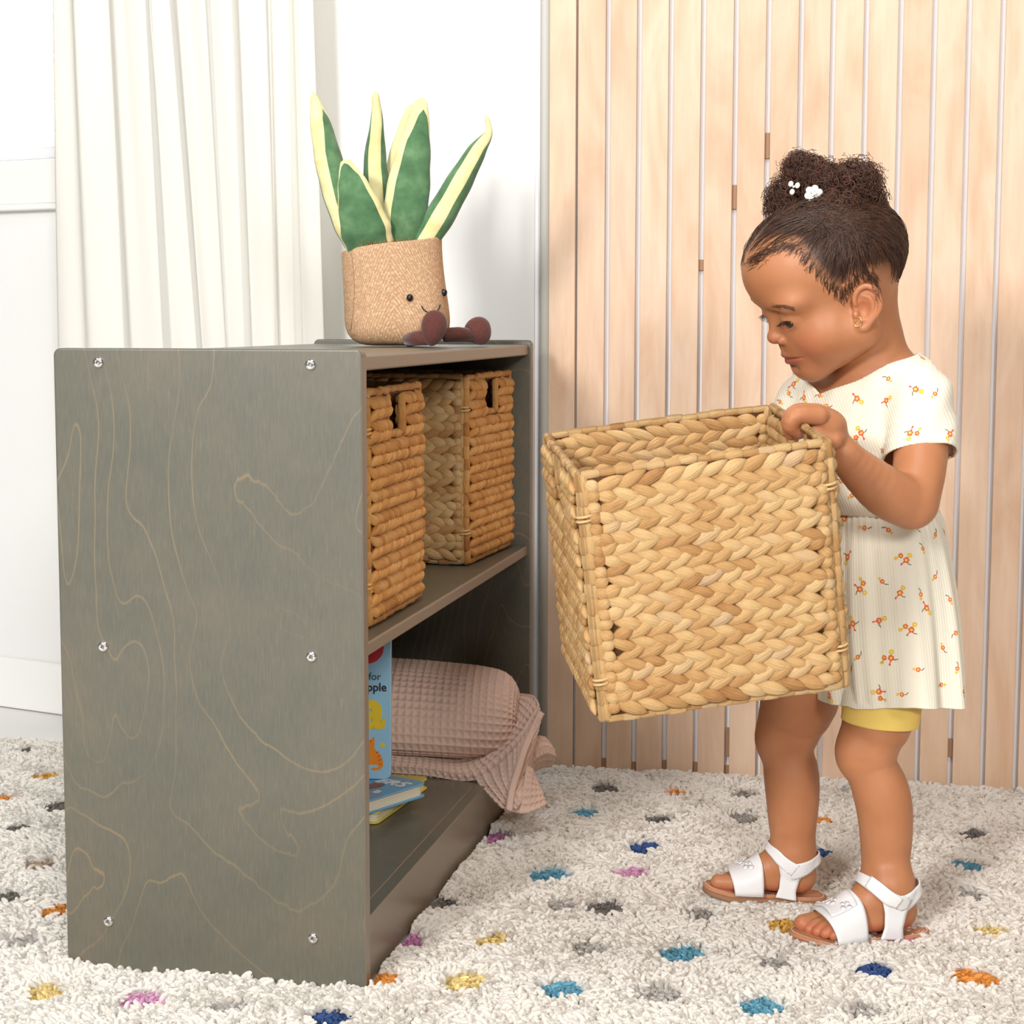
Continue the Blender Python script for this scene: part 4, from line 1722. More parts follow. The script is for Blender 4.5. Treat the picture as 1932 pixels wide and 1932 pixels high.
# nose
hl([(.0660, 0, -.009), (.0680, 0, -.024), (.0740, 0, -.0380)], [.0065, .0062, .0072], .009)
he((.0748, 0, -.0405), (.0080, .0088, .0070), .004)
for s in (1, -1):
    he((.0690, s*.0110, -.0442), (.0078, .0058, .0054), .003)
    he((.0742, s*.0056, -.0492), (.0032, .0028, .0026), .0015, 'c')
# philtrum and lips
LX = -.0020
for pts, rad, k, md_ in (([(.0575, -.0235, -.0662), (.0665, -.0125, -.0643), (.0712, -.0034, -.0632), (.0707, 0, -.0641), (.0712, .0034, -.0632), (.0665, .0125, -.0643), (.0575, .0235, -.0662)], [.0016, .0034, .0040, .0036, .0040, .0034, .0016], .0022, 'u'),
                         ([(.0585, -.0210, -.0690), (.0650, -.0110, -.0712), (.0692, 0, -.0722), (.0650, .0110, -.0712), (.0585, .0210, -.0690)], [.0016, .0038, .0047, .0038, .0016], .0022, 'u'),
                         ([(.0620, -.0275, -.0668), (.0695, -.0125, -.0676), (.0745, 0, -.0680), (.0695, .0125, -.0676), (.0620, .0275, -.0668)], [.0011, .0013, .0013, .0013, .0011], .0010, 'c')):
    hl([(x+LX, y, z) for x, y, z in pts], rad, k, md_)
he((.0708, 0, -.0560), (.0032, .0026, .0042), .003, 'c')
he((.0672, 0, -.0798), (.0045, .014, .0036), .006, 'c')
EYE = []
for s in (1, -1):
    ec = np.array([.0560, s*.0300, -.0195])
    EYE.append((s, ec))
    # socket, lids
    he((.0780, s*.0235, -.0140), (.0100, .0140, .0060), .010, 'c')
    he(ec, (.0150, .0150, .0142), .004)
    # opening between the lids, low on the eyeball as the child looks down
    c = ec+np.array([.0125, s*.0030, -.0056])
    q = Matrix.Rotation(math.radians(12*s), 3, 'X') @ Matrix.Rotation(math.radians(s*-14), 3, 'Z')
    he(c, (.0085, .0132, .0047), .0010, 'c', np.array(q))
    # upper lid fold
    pts = [ec+np.array([.0158*math.cos(a)*math.cos(.20), s*.0155*math.sin(a), .0042+.0012*math.cos(a*2)-.0016*abs(a)]) for a in (-.75, -.4, 0, .4, .8)]
    hl(pts, [.0003, .0008, .0010, .0008, .0003], .0012, 'c')
# ears
for s in (1, -1):
    E0 = np.array([.0010, s*.0675, -.029])
    EVS = .92
    ev = np.array([-.20, s*.05, 1.])
    ev /= np.linalg.norm(ev)
    eu = np.array([-.86, s*.46, -.15])
    eu -= (eu @ ev)*ev
    eu /= np.linalg.norm(eu)
    en = np.cross(eu, ev)*s
    if en[1]*s < 0:
        en = -en

    def e3(u, v, w=0.):
        return E0+eu*u+ev*v*EVS+en*w
    R_ = np.stack([eu, ev, en], 1)
    he(e3(.0120, .0035, -.0030), (.0150, .0215, .0030), .004, R_=R_)
    he(e3(.0050, -.0150, -.0015), (.0075, .0090, .0036), .004, R_=R_)
    hl([e3(.0045, .0010, .000), e3(.0000, .0100, .0005), e3(.0035, .0215, .001), (e3(.0130, .0275, .001)), e3(.0230, .0220, .001), e3(.0275, .0100, .001), e3(.0250, -.0030, .001), e3(.0170, -.0130, .0005), e3(.0085, -.0225, 0), e3(.0015, -.0200, 0)],
       [.0016, .0026, .0030, .0031, .0031, .0030, .0028, .0030, .0042, .0030], .0022, n=26)
    hl([e3(.0085, .0165, -.001), e3(.0165, .0130, -.0005), e3(.0190, .0020, -.0005), e3(.0140, -.0090, -.0005), e3(.0060, -.0130, 0)], [.0018, .0026, .0026, .0024, .0024], .0025)
    he(e3(.0085, .0000, .0045), (.0080, .0105, .0085), .002, 'c', R_)
    he(e3(.0005, -.0055, .0012), (.0032, .0042, .0034), .003, R_=R_)
# neck, shoulders, torso
NB = C_(1652, 722, 2.405)
F_.limb([H(-.030, 0, -.030), H(-.028, 0, -.070), NB], [.046, .044, .050], .016)
F_.limb([H(-.048, 0, -.035), C_(1655, 640, 2.395), C_(1702, 722, 2.39)], [.028, rpx(24), rpx(50)], .012)
SHL, SHR = C_(1738, 752, 2.335), C_(1522, 762, 2.475)
F_.limb([SHL, C_(1700, 726, 2.375), NB, C_(1560, 750, 2.45), SHR], [.032, .032, .040, .032, .032], .018)
f3 = np.array([-.6, -.8, 0])
l3 = np.array([.8, -.6, 0])
TM = np.stack([f3, l3, [0, 0, 1]], 1)
F_.ell(C_(1645, 810, 2.41), (.060, .079, .085), TM, .022)
F_.ell(C_(1652, 930, 2.405), (.062, .070, .085), TM, .02)
F_.ell(C_(1665, 1080, 2.402), (.062, .068, .09), TM, .02)
F_.ell(C_(1668, 1190, 2.402), (.064, .074, .060), TM, .03)
# left arm
F_.limb([SHL, C_(1738, 830, 2.315), C_(1734, 890, 2.29), C_(1722, 946, 2.268)], [rpx(48), rpx(50), rpx(48), rpx(47)], .012)
F_.limb([C_(1718, 950, 2.266), C_(1674, 930, 2.245), C_(1628, 893, 2.225), C_(1592, 858, 2.212)], [rpx(47), rpx(46), rpx(38), rpx(29)], .006)
F_.limb([C_(1592, 858, 2.212), C_(1582, 838, 2.208), C_(1568, 818, 2.206)], [rpx(28), rpx(24), rpx(27)], .008)
# left hand closed on the rim of the basket
F_.ell(C_(1563, 806, 2.204), (.0215, .026, .0165), np.array(Matrix.Rotation(-.55, 3, 'Y')), .010)
F_.ell(C_(1548, 793, 2.200), (.020, .026, .0165), np.array(Matrix.Rotation(-.1, 3, 'Y')), .010)
for (m1, m2, m3, m4, r) in (((1545, 784, 2.176), (1506, 784, 2.170), (1492, 803, 2.172), (1506, 816, 2.180), .0105),
                            ((1543, 779, 2.194), (1504, 778, 2.190), (1489, 796, 2.191), (1494, 818, 2.196), .0102),
                            ((1543, 778, 2.212), (1505, 777, 2.208), (1491, 795, 2.208), (1495, 815, 2.211), .0096),
                            ((1546, 782, 2.228), (1512, 782, 2.225), (1499, 797, 2.224), (1502, 813, 2.226), .0086)):
    F_.limb([C_(*m1), C_(*m2), C_(*m3), C_(*m4)], [r*1.08, r*1.03, r*.96, r*.80], .0028, n=10)
F_.limb([C_(1572, 828, 2.190), C_(1550, 822, 2.188), C_(1530, 817, 2.186), C_(1515, 812, 2.184)], [.0125, .0110, .0098, .0078], .004, n=9)
# right arm, reaching round the far side of the basket
F_.limb([SHR, C_(1490, 830, 2.475), C_(1450, 905, 2.455)], [rpx(46), rpx(46), rpx(42)], .012)
HR = Vector(bctr)+MBK @ Vector((.055, BD/2+.030, .17))
F_.limb([C_(1450, 905, 2.455), (C_(1450, 905, 2.455)+np.array(HR))/2+np.array([0, .02, -.004]), np.array(HR)+np.array([.02, .003, .0])], [rpx(42), rpx(36), rpx(24)], .006)
pr_ = np.array(HR)
F_.ell(pr_, (.027, .012, .022), np.array(MBK), .008)
for k, z in enumerate((.017, .006, -.005, -.015)):
    a = pr_+np.array(MBK @ Vector((-.018, 0, z)))
    b = a+np.array(MBK @ Vector((-.020, -.002, z*.25)))
    c = b+np.array(MBK @ Vector((-.016+.003*abs(k-1.2), -.006, z*.1)))
    F_.limb([a, b, c], [.0085, .008, .0066], .003)
F_.limb([pr_+np.array(MBK @ Vector((.012, -.002, .016))), pr_+np.array(MBK @ Vector((.000, -.006, .034))), pr_+np.array(MBK @ Vector((-.010, -.008, .044)))], [.011, .009, .0072], .004)

# legs
hl_ = atz(1727, 1752, .010)
hr_ = atz(1537, 1688, .010)
YL, YR = hl_[1]+.002, hr_[1]


def leg(rows, Y, k=.008):
    P, R_ = [], []
    for y, a, b in rows:
        yy = Y+(2.402-Y)*max(0., min(1., (1345-y)/150.))*.75
        P.append(C_((a+b)/2, y, yy))
        R_.append((b-a)/2*Y/FPX)
    F_.limb(P, R_, k, n=len(P)*2)


leg([(1215, 1600, 1736), (1290, 1594, 1736), (1345, 1590, 1729), (1385, 1586, 1706), (1415, 1584, 1695), (1440, 1590, 1690), (1462, 1599, 1701), (1490, 1607, 1715), (1520, 1614, 1722), (1560, 1620, 1723), (1600, 1623, 1720), (1640, 1625, 1713), (1672, 1625, 1708), (1700, 1628, 1712)], YL)
leg([(1215, 1500, 1620), (1270, 1452, 1594), (1320, 1436, 1582), (1350, 1431, 1562), (1380, 1433, 1547), (1408, 1438, 1535), (1432, 1439, 1538), (1460, 1440, 1546), (1500, 1444, 1547), (1550, 1449, 1542), (1590, 1455, 1537), (1620, 1459, 1533), (1640, 1460, 1534)], YR)
# knees
F_.ell(C_(1606, 1420, YL-.008), (.018, .020, .026), None, .02)
F_.ell(C_(1452, 1395, YR-.008), (.018, .020, .026), None, .02)

# feet: frames with origin under the heel, x towards the toes
FEET = []


def foot(heel, toe, lift, side, ankle):
    h, t = np.array(heel, float), np.array(toe, float)
    f = t-h
    f[2] = lift
    Lf = np.linalg.norm(f)
    f /= Lf
    s = np.cross([0, 0, 1.], f)
    s /= np.linalg.norm(s)
    u = np.cross(f, s)
    M_ = np.stack([f, s, u], 1)
    k = Lf/.150
    med = -side       # +y is the child's left

    def W(x, y, z):
        return h+M_ @ (np.array([x, y, z])*k)
    FEET.append((W, M_, k, med))
    F_.ell(W(.025, 0, .024), np.array((.0245, .0225, .022))*k, M_, .01)
    F_.limb([ankle, W(.036, 0, .062), W(.030, 0, .030)], [rpx(41), .030*k, .022*k], .012)
    F_.limb([W(.040, 0, .052), W(.068, med*.002, .036), W(.098, med*.002, .022)], [.028*k, .024*k, .0175*k], .015)
    F_.ell(W(.062, 0, .018), np.array((.042, .0235, .016))*k, M_, .01)
    F_.ell(W(.103, 0, .0155), np.array((.026, .0305, .0135))*k, M_, .01)
    F_.limb([W(.112, med*.019, .015), W(.130, med*.018, .0135), W(.142, med*.016, .0130)], np.array([.0115, .0110, .0108])*k, .003)
    for i, (yy, xe) in enumerate(((.0035, .1385), (-.0075, .1335), (-.0175, .1275), (-.0260, .1200))):
        F_.limb([W(xe-.026, med*yy*.95, .014), W(xe-.010, med*yy, .0145), W(xe, med*yy, .0095)], np.array([.0080, .0078, .0070])*k*(1-.04*i), .0022)


tl_ = atz(1513, 1770, .010)
foot(hl_, tl_, .0, 1, C_(1668, 1672, YL))
tr_ = hr_+np.array([-.142, .004, 0])
foot(hr_, tr_, .010, -1, C_(1497, 1622, YR))

V, F = F_.mesh()
V = smooth_mesh(V, F, 2, .45)
print('body verts', len(V))
DBODY = F_

# colour masks: lips, blush, hair density
Lc = ((V-HO) @ HM)/HS
lipd = np.exp(-(((np.abs(Lc[:, 1])/.0240)**4)+((Lc[:, 2]+.0672+.0035*(np.abs(Lc[:, 1])/.02)**2)/.0068)**4))*(Lc[:, 0] > .046)
bl1 = sum(np.exp(-(((Lc[:, 0]-.052)/.020)**2+((Lc[:, 1]-s*.042)/.016)**2+((Lc[:, 2]+.052)/.016)**2)) for s in (1, -1))
nose = np.exp(-(((Lc[:, 0]-.078)/.012)**2+(Lc[:, 1]/.012)**2+((Lc[:, 2]+.042)/.010)**2))
earm = sum(np.exp(-(((Lc[:, 0]+.010)/.016)**2+((Lc[:, 1]-s*.070)/.012)**2+((Lc[:, 2]+.030)/.018)**2)) for s in (1, -1))
handm = np.exp(-((V-C_(1505, 805, 2.19))**2).sum(1)/.022**2)
toem = (V[:, 2] < .03)*.8
blush = np.clip(bl1*.8+nose*.5+earm*.35+handm*.7+toem, 0, 1)
bvh_body = BVHTree.FromPolygons([Vector(v) for v in V], [tuple(f) for f in F.tolist()])
HCTR = H(-.010, 0, .0)


def cast(px, py):
    d = Vector(ray(px, py)).normalized()
    h = bvh_body.ray_cast(Vector(CAMP), d)
    return None if h[0] is None else np.array(h[0])


HAIRLINE = [(1412, 502), (1422, 492), (1440, 480), (1462, 468), (1482, 466), (1505, 480), (1530, 508), (1555, 535), (1578, 556), (1594, 566), (1606, 550), (1615, 530), (1640, 520), (1655, 532), (1664, 565)]
tab = []
for q in HAIRLINE:
    p = cast(*q)
    if p is not None:
        l = ((p-HO) @ HM)/HS-np.array([-.010, 0, 0])
        tab.append((math.atan2(abs(l[1]), l[0]), math.atan2(l[2], math.hypot(l[0], l[1]))))
tab.sort()
tab = [(0, tab[0][1]+.03)]+tab+[(PI, -.66)]
TA, TE = np.array([t[0] for t in tab]), np.array([t[1] for t in tab])


def hairmask(P):
    l = ((P-HO) @ HM)/HS-np.array([-.010, 0, 0])
    az = np.arctan2(np.abs(l[..., 1]), l[..., 0])
    el = np.arctan2(l[..., 2], np.hypot(l[..., 0], l[..., 1]))
    return el-np.interp(az, TA, TE)


hm = hairmask(V)
isear = (np.abs(Lc[:, 1]) > .0685) & (Lc[:, 2] < .003) & (Lc[:, 0] > -.034) & (Lc[:, 0] < .008)
rr0 = np.linalg.norm(Lc-np.array([-.01, 0, 0]), axis=1)
hd = np.clip((hm+.03)/.42, 0, 1)**1.1*(rr0 < .12)*(Lc[:, 2] > -.095)*(~isear)

skin, nt, N, L, B = new_mat('warm_brown_skin')
at = node(nt, 'ShaderNodeAttribute', attribute_name='rnd')
sc = node(nt, 'ShaderNodeSeparateColor')
L.new(at.outputs['Color'], sc.inputs[0])
tc = node(nt, 'ShaderNodeTexCoord')
nz = node(nt, 'ShaderNodeTexNoise', i_Scale=22., i_Detail=3.)
L.new(tc.outputs['Object'], nz.inputs['Vector'])
r0 = ramp(nt, [(.3, srgb(180, 119, 80)), (.6, srgb(188, 127, 88)), (.8, srgb(193, 132, 93))])
L.new(nz.outputs['Fac'], r0.inputs[0])
mB = node(nt, 'ShaderNodeMix', data_type='RGBA')
L.new(sc.outputs[1], mB.inputs[0])
L.new(r0.outputs[0], mB.inputs[6])
mB.inputs[7].default_value = (*srgb(196, 112, 84), 1)
mLp = node(nt, 'ShaderNodeMix', data_type='RGBA')
L.new(sc.outputs[0], mLp.inputs[0])
L.new(mB.outputs[2], mLp.inputs[6])
mLp.inputs[7].default_value = (*srgb(156, 84, 70), 1)
mH = node(nt, 'ShaderNodeMix', data_type='RGBA')
L.new(sc.outputs[2], mH.inputs[0])
L.new(mLp.outputs[2], mH.inputs[6])
mH.inputs[7].default_value = (*srgb(52, 32, 22), 1)
L.new(mH.outputs[2], B.inputs['Base Color'])
B.inputs['Roughness'].default_value = .46
B.inputs['Specular IOR Level'].default_value = .4
B.inputs['Subsurface Weight'].default_value = .22
B.inputs['Subsurface Radius'].default_value = (1, .35, .18)
B.inputs['Subsurface Scale'].default_value = .010
nb = node(nt, 'ShaderNodeTexNoise', i_Scale=900., i_Detail=2.)
L.new(tc.outputs['Object'], nb.inputs['Vector'])
bp = node(nt, 'ShaderNodeBump', i_Strength=.12, i_Distance=.0006)
L.new(nb.outputs['Fac'], bp.inputs['Height'])
L.new(bp.outputs[0], B.inputs['Normal'])
body = fast_mesh('body', V-CB, F, [skin], child, np.stack([lipd*.9, blush*.75, hd*.93], 1))

# eyes
sclera, nt, N, L, B = new_mat('eyeball')
uvn = node(nt, 'ShaderNodeUVMap', uv_map='UVMap')
sx = node(nt, 'ShaderNodeSeparateXYZ')
L.new(uvn.outputs[0], sx.inputs[0])
r_ = ramp(nt, [(0, (.01, .008, .006)), (.10, (.01, .008, .006)), (.125, (.05, .028, .018)), (.27, (.075, .042, .026)), (.31, (.012, .009, .008)), (.34, (.42, .37, .34)), (1, (.50, .44, .41))])
L.new(sx.outputs[1], r_.inputs[0])
L.new(r_.outputs[0], B.inputs['Base Color'])
B.inputs['Roughness'].default_value = .08
B.inputs['Coat Weight'].default_value = .2
GZ = np.array([.86, 0, -.50])
for s, ec in EYE:
    gz = GZ+np.array([0, .30, 0])
    gz /= np.linalg.norm(gz)
    a_ = np.cross(gz, [0, 1., 0])
    a_ /= np.linalg.norm(a_)
    b_ = np.cross(gz, a_)
    th = np.linspace(0, PI, 25)
    ph = np.linspace(0, 2*PI, 33)
    r = .0134
    P = np.array([[H(ec+np.array([-.0002, 0, 0])+r*(math.cos(t)*gz+math.sin(t)*(math.cos(p)*a_+math.sin(p)*b_)))-CB for p in ph] for t in th])
    uvv = np.stack([np.repeat(np.linspace(0, 1, 33)[None], 25, 0), np.repeat((th/PI*1.9)[:, None], 33, 1)], -1)
    MB().grid(P, uv=np.clip(uvv, 0, 1)).build('eye', sclera, child)
def conform(P, off=.0018):
    sh_ = P.shape
    Q = P.reshape(-1, 3).copy()
    for i, p in enumerate(Q):
        h = bvh_body.find_nearest(Vector(p), .03)
        if h[0] is not None:
            n_ = np.array(h[1])
            d = (p-np.array(h[0])) @ n_
            if d < off:
                Q[i] = np.array(h[0])+n_*off
    return Q.reshape(sh_)


# ------------------------------------------------------------------ dress
DF = Field(axis([(.27, .58, .0018)]), axis([(2.20, 2.58, .0018)]), axis([(.50, .82, .0018)]))
e_ = .0065
DF.limb([C_(1738, 748, 2.335), C_(1700, 722, 2.375), NB, C_(1560, 745, 2.45), SHR], [rpx(55), .045, .0590, .044, .041], .02)
DF.ell(C_(1645, 810, 2.41), np.array((.062, .082, .085))+e_, TM, .03)
DF.ell(C_(1652, 925, 2.405), np.array((.072, .080, .085))+e_*.6, TM, .03)
DF.ell(C_(1665, 1050, 2.405), np.array((.074, .078, .09)), TM, .02)
DT = DF.D.copy()
DF.limb([C_(1738, 748, 2.335), C_(1741, 800, 2.328), C_(1738, 872, 2.315)], [rpx(55), rpx(62), rpx(72)], .010)
DF.limb([SHR, C_(1500, 820, 2.475), C_(1478, 880, 2.465)], [rpx(55), rpx(60), rpx(66)], .010)
# gentle cloth folds
Xg, Yg, Zg = np.meshgrid(*DF.ax, indexing='ij')
q_ = (Xg-.40)*.8-(Zg-.62)*.6
DF.D += (.0011*np.sin(q_*165+8*np.sin(Yg*9))*np.clip((Zg-.50)/.05, 0, 1)).astype(np.float32)
del q_
D0 = DF.D.copy()
DF.D = np.maximum(D0, -(D0+.0036))


def plane3(a, b, c):
    n_ = np.cross(np.asarray(b)-a, np.asarray(c)-a)
    n_ /= np.linalg.norm(n_)
    return np.asarray(a), n_


def halfspace(a, n_):
    return (Xg-a[0])*n_[0]+(Yg-a[1])*n_[1]+(Zg-a[2])*n_[2]


# neckline: V shaped opening
vd = f3*.9+np.array([0, 0, -.30])
a1, n1 = plane3(C_(1550, 744, 2.34), C_(1726, 667, 2.36), C_(1550, 744, 1.34))
if n1[2] < 0:
    n1 = -n1
a2, n2 = plane3(C_(1550, 744, 2.34), C_(1500, 695, 2.34), C_(1550, 744, 1.34))
if n2[2] < 0:
    n2 = -n2
h1_, h2_ = halfspace(a1, n1)+.0016*np.sin(Xg*90), halfspace(a2, n2)
cut = np.minimum(h1_, h2_)
DF.D = np.maximum(DF.D, cut)
# cuffs
a3, n3 = plane3(C_(1662, 870, 2.33), C_(1808, 863, 2.33), C_(1745, 831, 2.265))
if n3[2] > 0:
    n3 = -n3
sl_ = halfspace(a3, n3)
near_arm = (Xg-(C_(1738, 860, 2.315)[0]))**2+(Yg-2.300)**2 < .072**2
DF.D = np.where(near_arm & (Zg < .66) & (DT > .004), np.maximum(DF.D, sl_), DF.D)
a4, n4 = plane3(C_(1430, 870, 2.47), C_(1560, 862, 2.49), C_(1500, 850, 2.42))
if n4[2] > 0:
    n4 = -n4
sl_ = halfspace(a4, n4)
pr4 = C_(1478, 870, 2.468)
near_arm = (Xg-pr4[0])**2+(Yg-pr4[1])**2 < .058**2
DF.D = np.where(near_arm & (Zg < .65) & (DT > .004), np.maximum(DF.D, sl_), DF.D)
zw = C_(1660, 963, 2.405)[2]
DF.D = np.maximum(DF.D, zw-.002-Zg).astype(np.float32)
del Xg, Yg, Zg, D0, cut
DV, DFa = DF.mesh()
DV = smooth_mesh(DV, DFa, 3, .5)

dress_m, nt, N, L, B = new_mat('cream_ribbed_cotton')
tc = node(nt, 'ShaderNodeTexCoord')
mp = node(nt, 'ShaderNodeMapping')
mp.inputs['Rotation'].default_value = (0, .42, .25)
L.new(tc.outputs['Object'], mp.inputs[0])
wv = node(nt, 'ShaderNodeTexWave', wave_type='BANDS', bands_direction='X', i_Scale=88., i_Distortion=.6)
wv.inputs['Detail Scale'].default_value = .5
L.new(mp.outputs[0], wv.inputs['Vector'])
nz = node(nt, 'ShaderNodeTexNoise', i_Scale=700.)
L.new(tc.outputs['Object'], nz.inputs['Vector'])
sm2 = node(nt, 'ShaderNodeMath', operation='MULTIPLY_ADD', i_1=.25)
L.new(nz.outputs['Fac'], sm2.inputs[0])
L.new(wv.outputs['Fac'], sm2.inputs[2])
bp = node(nt, 'ShaderNodeBump', i_Strength=.24, i_Distance=.0012)
L.new(sm2.outputs[0], bp.inputs['Height'])
L.new(bp.outputs[0], B.inputs['Normal'])
B.inputs['Base Color'].default_value = (*srgb(240, 232, 213), 1)
B.inputs['Roughness'].default_value = .85
B.inputs['Specular IOR Level'].default_value = .15
B.inputs['Sheen Weight'].default_value = .1

skirt_m, nt, N, L, B = new_mat('cream_ribbed_skirt_cotton')
uv = node(nt, 'ShaderNodeUVMap', uv_map='UVMap')
wv = node(nt, 'ShaderNodeTexWave', wave_type='BANDS', bands_direction='X', i_Scale=50., i_Distortion=.3)
L.new(uv.outputs[0], wv.inputs['Vector'])
bp = node(nt, 'ShaderNodeBump', i_Strength=.20, i_Distance=.0012)
L.new(wv.outputs['Fac'], bp.inputs['Height'])
L.new(bp.outputs[0], B.inputs['Normal'])
B.inputs['Base Color'].default_value = (*srgb(240, 232, 213), 1)
B.inputs['Roughness'].default_value = .85
B.inputs['Specular IOR Level'].default_value = .15
ink_m, nt, N, L, B = new_mat('printed_flowers')
at = node(nt, 'ShaderNodeAttribute', attribute_name='rnd')
L.new(at.outputs['Color'], B.inputs['Base Color'])
B.inputs['Roughness'].default_value = .8
B.inputs['Specular IOR Level'].default_value = .1

# skirt
nu, nv = 420, 110
th = np.linspace(0, 2*PI, nu)          # 0 faces the camera, + towards the right
SK = np.zeros((nv, nu, 3))
cW, cH = C_(1661, 962, 2.405), C_(1684, 1321, 2.400)
for j in range(nv):
    t = j/(nv-1)
    c = cW+(cH-cW)*t
    rx = .0775+(.0935-.0775)*(t**.75)+.006*math.sin(PI*t)
    ry = .0740+(.1180-.0740)*t**.75
    am = .0012+.0078*t**1.1
    tp = (th+PI) % (2*PI)-PI
    f_ = np.cos(8*(tp+.63)+.5*np.sin(2*tp))*.55+.35*np.cos(13*tp+1.1+1.2*t)+.18*np.cos(29*tp+2*t)*(1-t*.6)
    f_ -= .6*np.exp(-((tp+.60)/.10)**2)*t
    g_ = .0010*np.cos(60*tp)*np.exp(-t*14)
    ro = am*f_+g_
    # the cloth pulls in slightly at the elastic waist
    sh = 1-.035*np.exp(-((t-.0)/.02)**2)
    SK[j, :, 0] = c[0]+(rx*sh+ro)*np.sin(th)
    SK[j, :, 1] = c[1]-(ry*sh+ro)*np.cos(th)
    SK[j, :, 2] = c[2]+t*(.013*np.cos(th)+.002*np.cos(4*th))
SUV = np.stack([np.repeat((th/(2*PI))[None]*1.0, nv, 0), np.repeat(np.linspace(0, 1, nv)[:, None], nu, 1)], -1)

SK = conform(SK, .0045)
# printed sprigs: positions read as sprays on the cloth
FZ = [(400, 215, 1), (378, 260, 0), (450, 280, 1), (335, 300, 0), (525, 270, 0), (560, 320, 0), (705, 285, 1), (855, 190, 0), (985, 240, 1), (845, 295, 1), (1078, 262, 0), (1020, 92, 0), (725, 450, 2), (622, 412, 0), (960, 450, 2), (1150, 455, 1), (1162, 560, 1), (828, 535, 0), (680, 750, 0), (628, 680, 0),
      (645, 862, 1), (740, 905, 0), (855, 915, 0), (990, 902, 0), (1080, 938, 0), (1122, 925, 0), (1020, 1005, 0), (660, 1045, 1), (940, 1060, 2), (1178, 1080, 1), (1078, 1140, 0), (825, 1162, 0), (718, 1200, 2), (910, 1218, 1), (1150, 1250, 0), (1010, 1225, 0), (1038, 1290, 1), (1205, 1340, 0), (685, 1365, 2), (810, 1350, 1), (965, 1395, 2), (1178, 1410, 0), (1115, 1480, 0), (868, 1530, 2), (708, 1525, 0), (678, 1580, 0), (998, 1585, 0), (1185, 1580, 0), (810, 1690, 2), (920, 1705, 0), (1108, 1658, 0), (572, 1712, 1), (1216, 1690, 0)]
ORG, YEL, RED, GRN, CRM = srgb(236, 112, 62), srgb(238, 196, 74), srgb(226, 92, 84), srgb(92, 92, 52), srgb(246, 206, 120)


def sprig(bv, p, n_, kind, out, rg):
    n_ = n_/np.linalg.norm(n_)
    u_ = np.cross([0, 0, 1.], n_)
    u_ /= np.linalg.norm(u_)
    w_ = np.cross(n_, u_)
    a0 = rg.uniform(0, 2*PI)
    items = []

    def disc(cx, cy, r, col, sides=8, j=.18, lift=0.):
        a = np.arange(sides)*2*PI/sides
        rr_ = r*(1+rg.uniform(-j, j, sides))
        pts = [(cx, cy)]+[(cx+rr_[i]*math.cos(a[i]), cy+rr_[i]*math.sin(a[i])) for i in range(sides)]
        items.append((pts, [(0, 1+i, 1+(i+1) % sides, 1+(i+2) % sides) for i in range(0, sides, 2)], col, lift))

    def bar(x0, y0, x1, y1, w, col):
        d = np.array([x1-x0, y1-y0])
        l = np.linalg.norm(d)+1e-9
        m_ = np.array([-d[1], d[0]])/l*w/2
        items.append(([(x0-m_[0], y0-m_[1]), (x1-m_[0], y1-m_[1]), (x1+m_[0], y1+m_[1]), (x0+m_[0], y0+m_[1])], [(0, 1, 2, 3)], col, 0.))

    def flower(cx, cy, s_, col, inner):
        for k in range(5):
            b = a0+k*2*PI/5
            disc(cx+s_*.55*math.cos(b), cy+s_*.55*math.sin(b), s_*.52, col, 6, .2)
        disc(cx, cy, s_*.48, inner, 6, .25, .00008)
    s_ = .0040
    bar(0, 0, .006*math.cos(a0), .006*math.sin(a0), .0006, GRN)
    flower(0, 0, s_*(1 if kind else .75), ORG, CRM)
    if kind >= 1:
        b = a0+2.0
        flower(.0078*math.cos(b), .0078*math.sin(b), s_*.8, YEL, srgb(248, 220, 120))
        bar(0, 0, .0078*math.cos(b), .0078*math.sin(b), .0006, GRN)
        b = a0-1.3
        bar(0, 0, .0085*math.cos(b), .0085*math.sin(b), .0012, RED)
        disc(.0085*math.cos(b), .0085*math.sin(b), .0014, RED)
    if kind >= 2:
        b = a0+3.6
        flower(.0088*math.cos(b), .0088*math.sin(b), s_*.85, ORG, YEL)
        disc(.0135*math.cos(b+.5), .0135*math.sin(b+.5), .0022, YEL)
        bar(.0088*math.cos(b), .0088*math.sin(b), .0135*math.cos(b+.5), .0135*math.sin(b+.5), .0006, GRN)
    if kind == 0:
        b = a0+PI
        disc(.0052*math.cos(b), .0052*math.sin(b), .0018, YEL)
    b = a0+.35
    bar(.005*math.cos(a0), .005*math.sin(a0), .0088*math.cos(b), .0088*math.sin(b), .0009, GRN)
    for pts, fs, col, lift in items:
        vs = []
        for x, y in pts:
            P = Vector(p+u_*x+w_*y)
            h = bv.find_nearest(P)
            nn_ = np.array(h[1])
            if nn_ @ n_ < 0:
                nn_ = -nn_
            vs.append(np.array(h[0])+nn_*(.00035+lift))
        out.append((np.array(vs), fs, col))


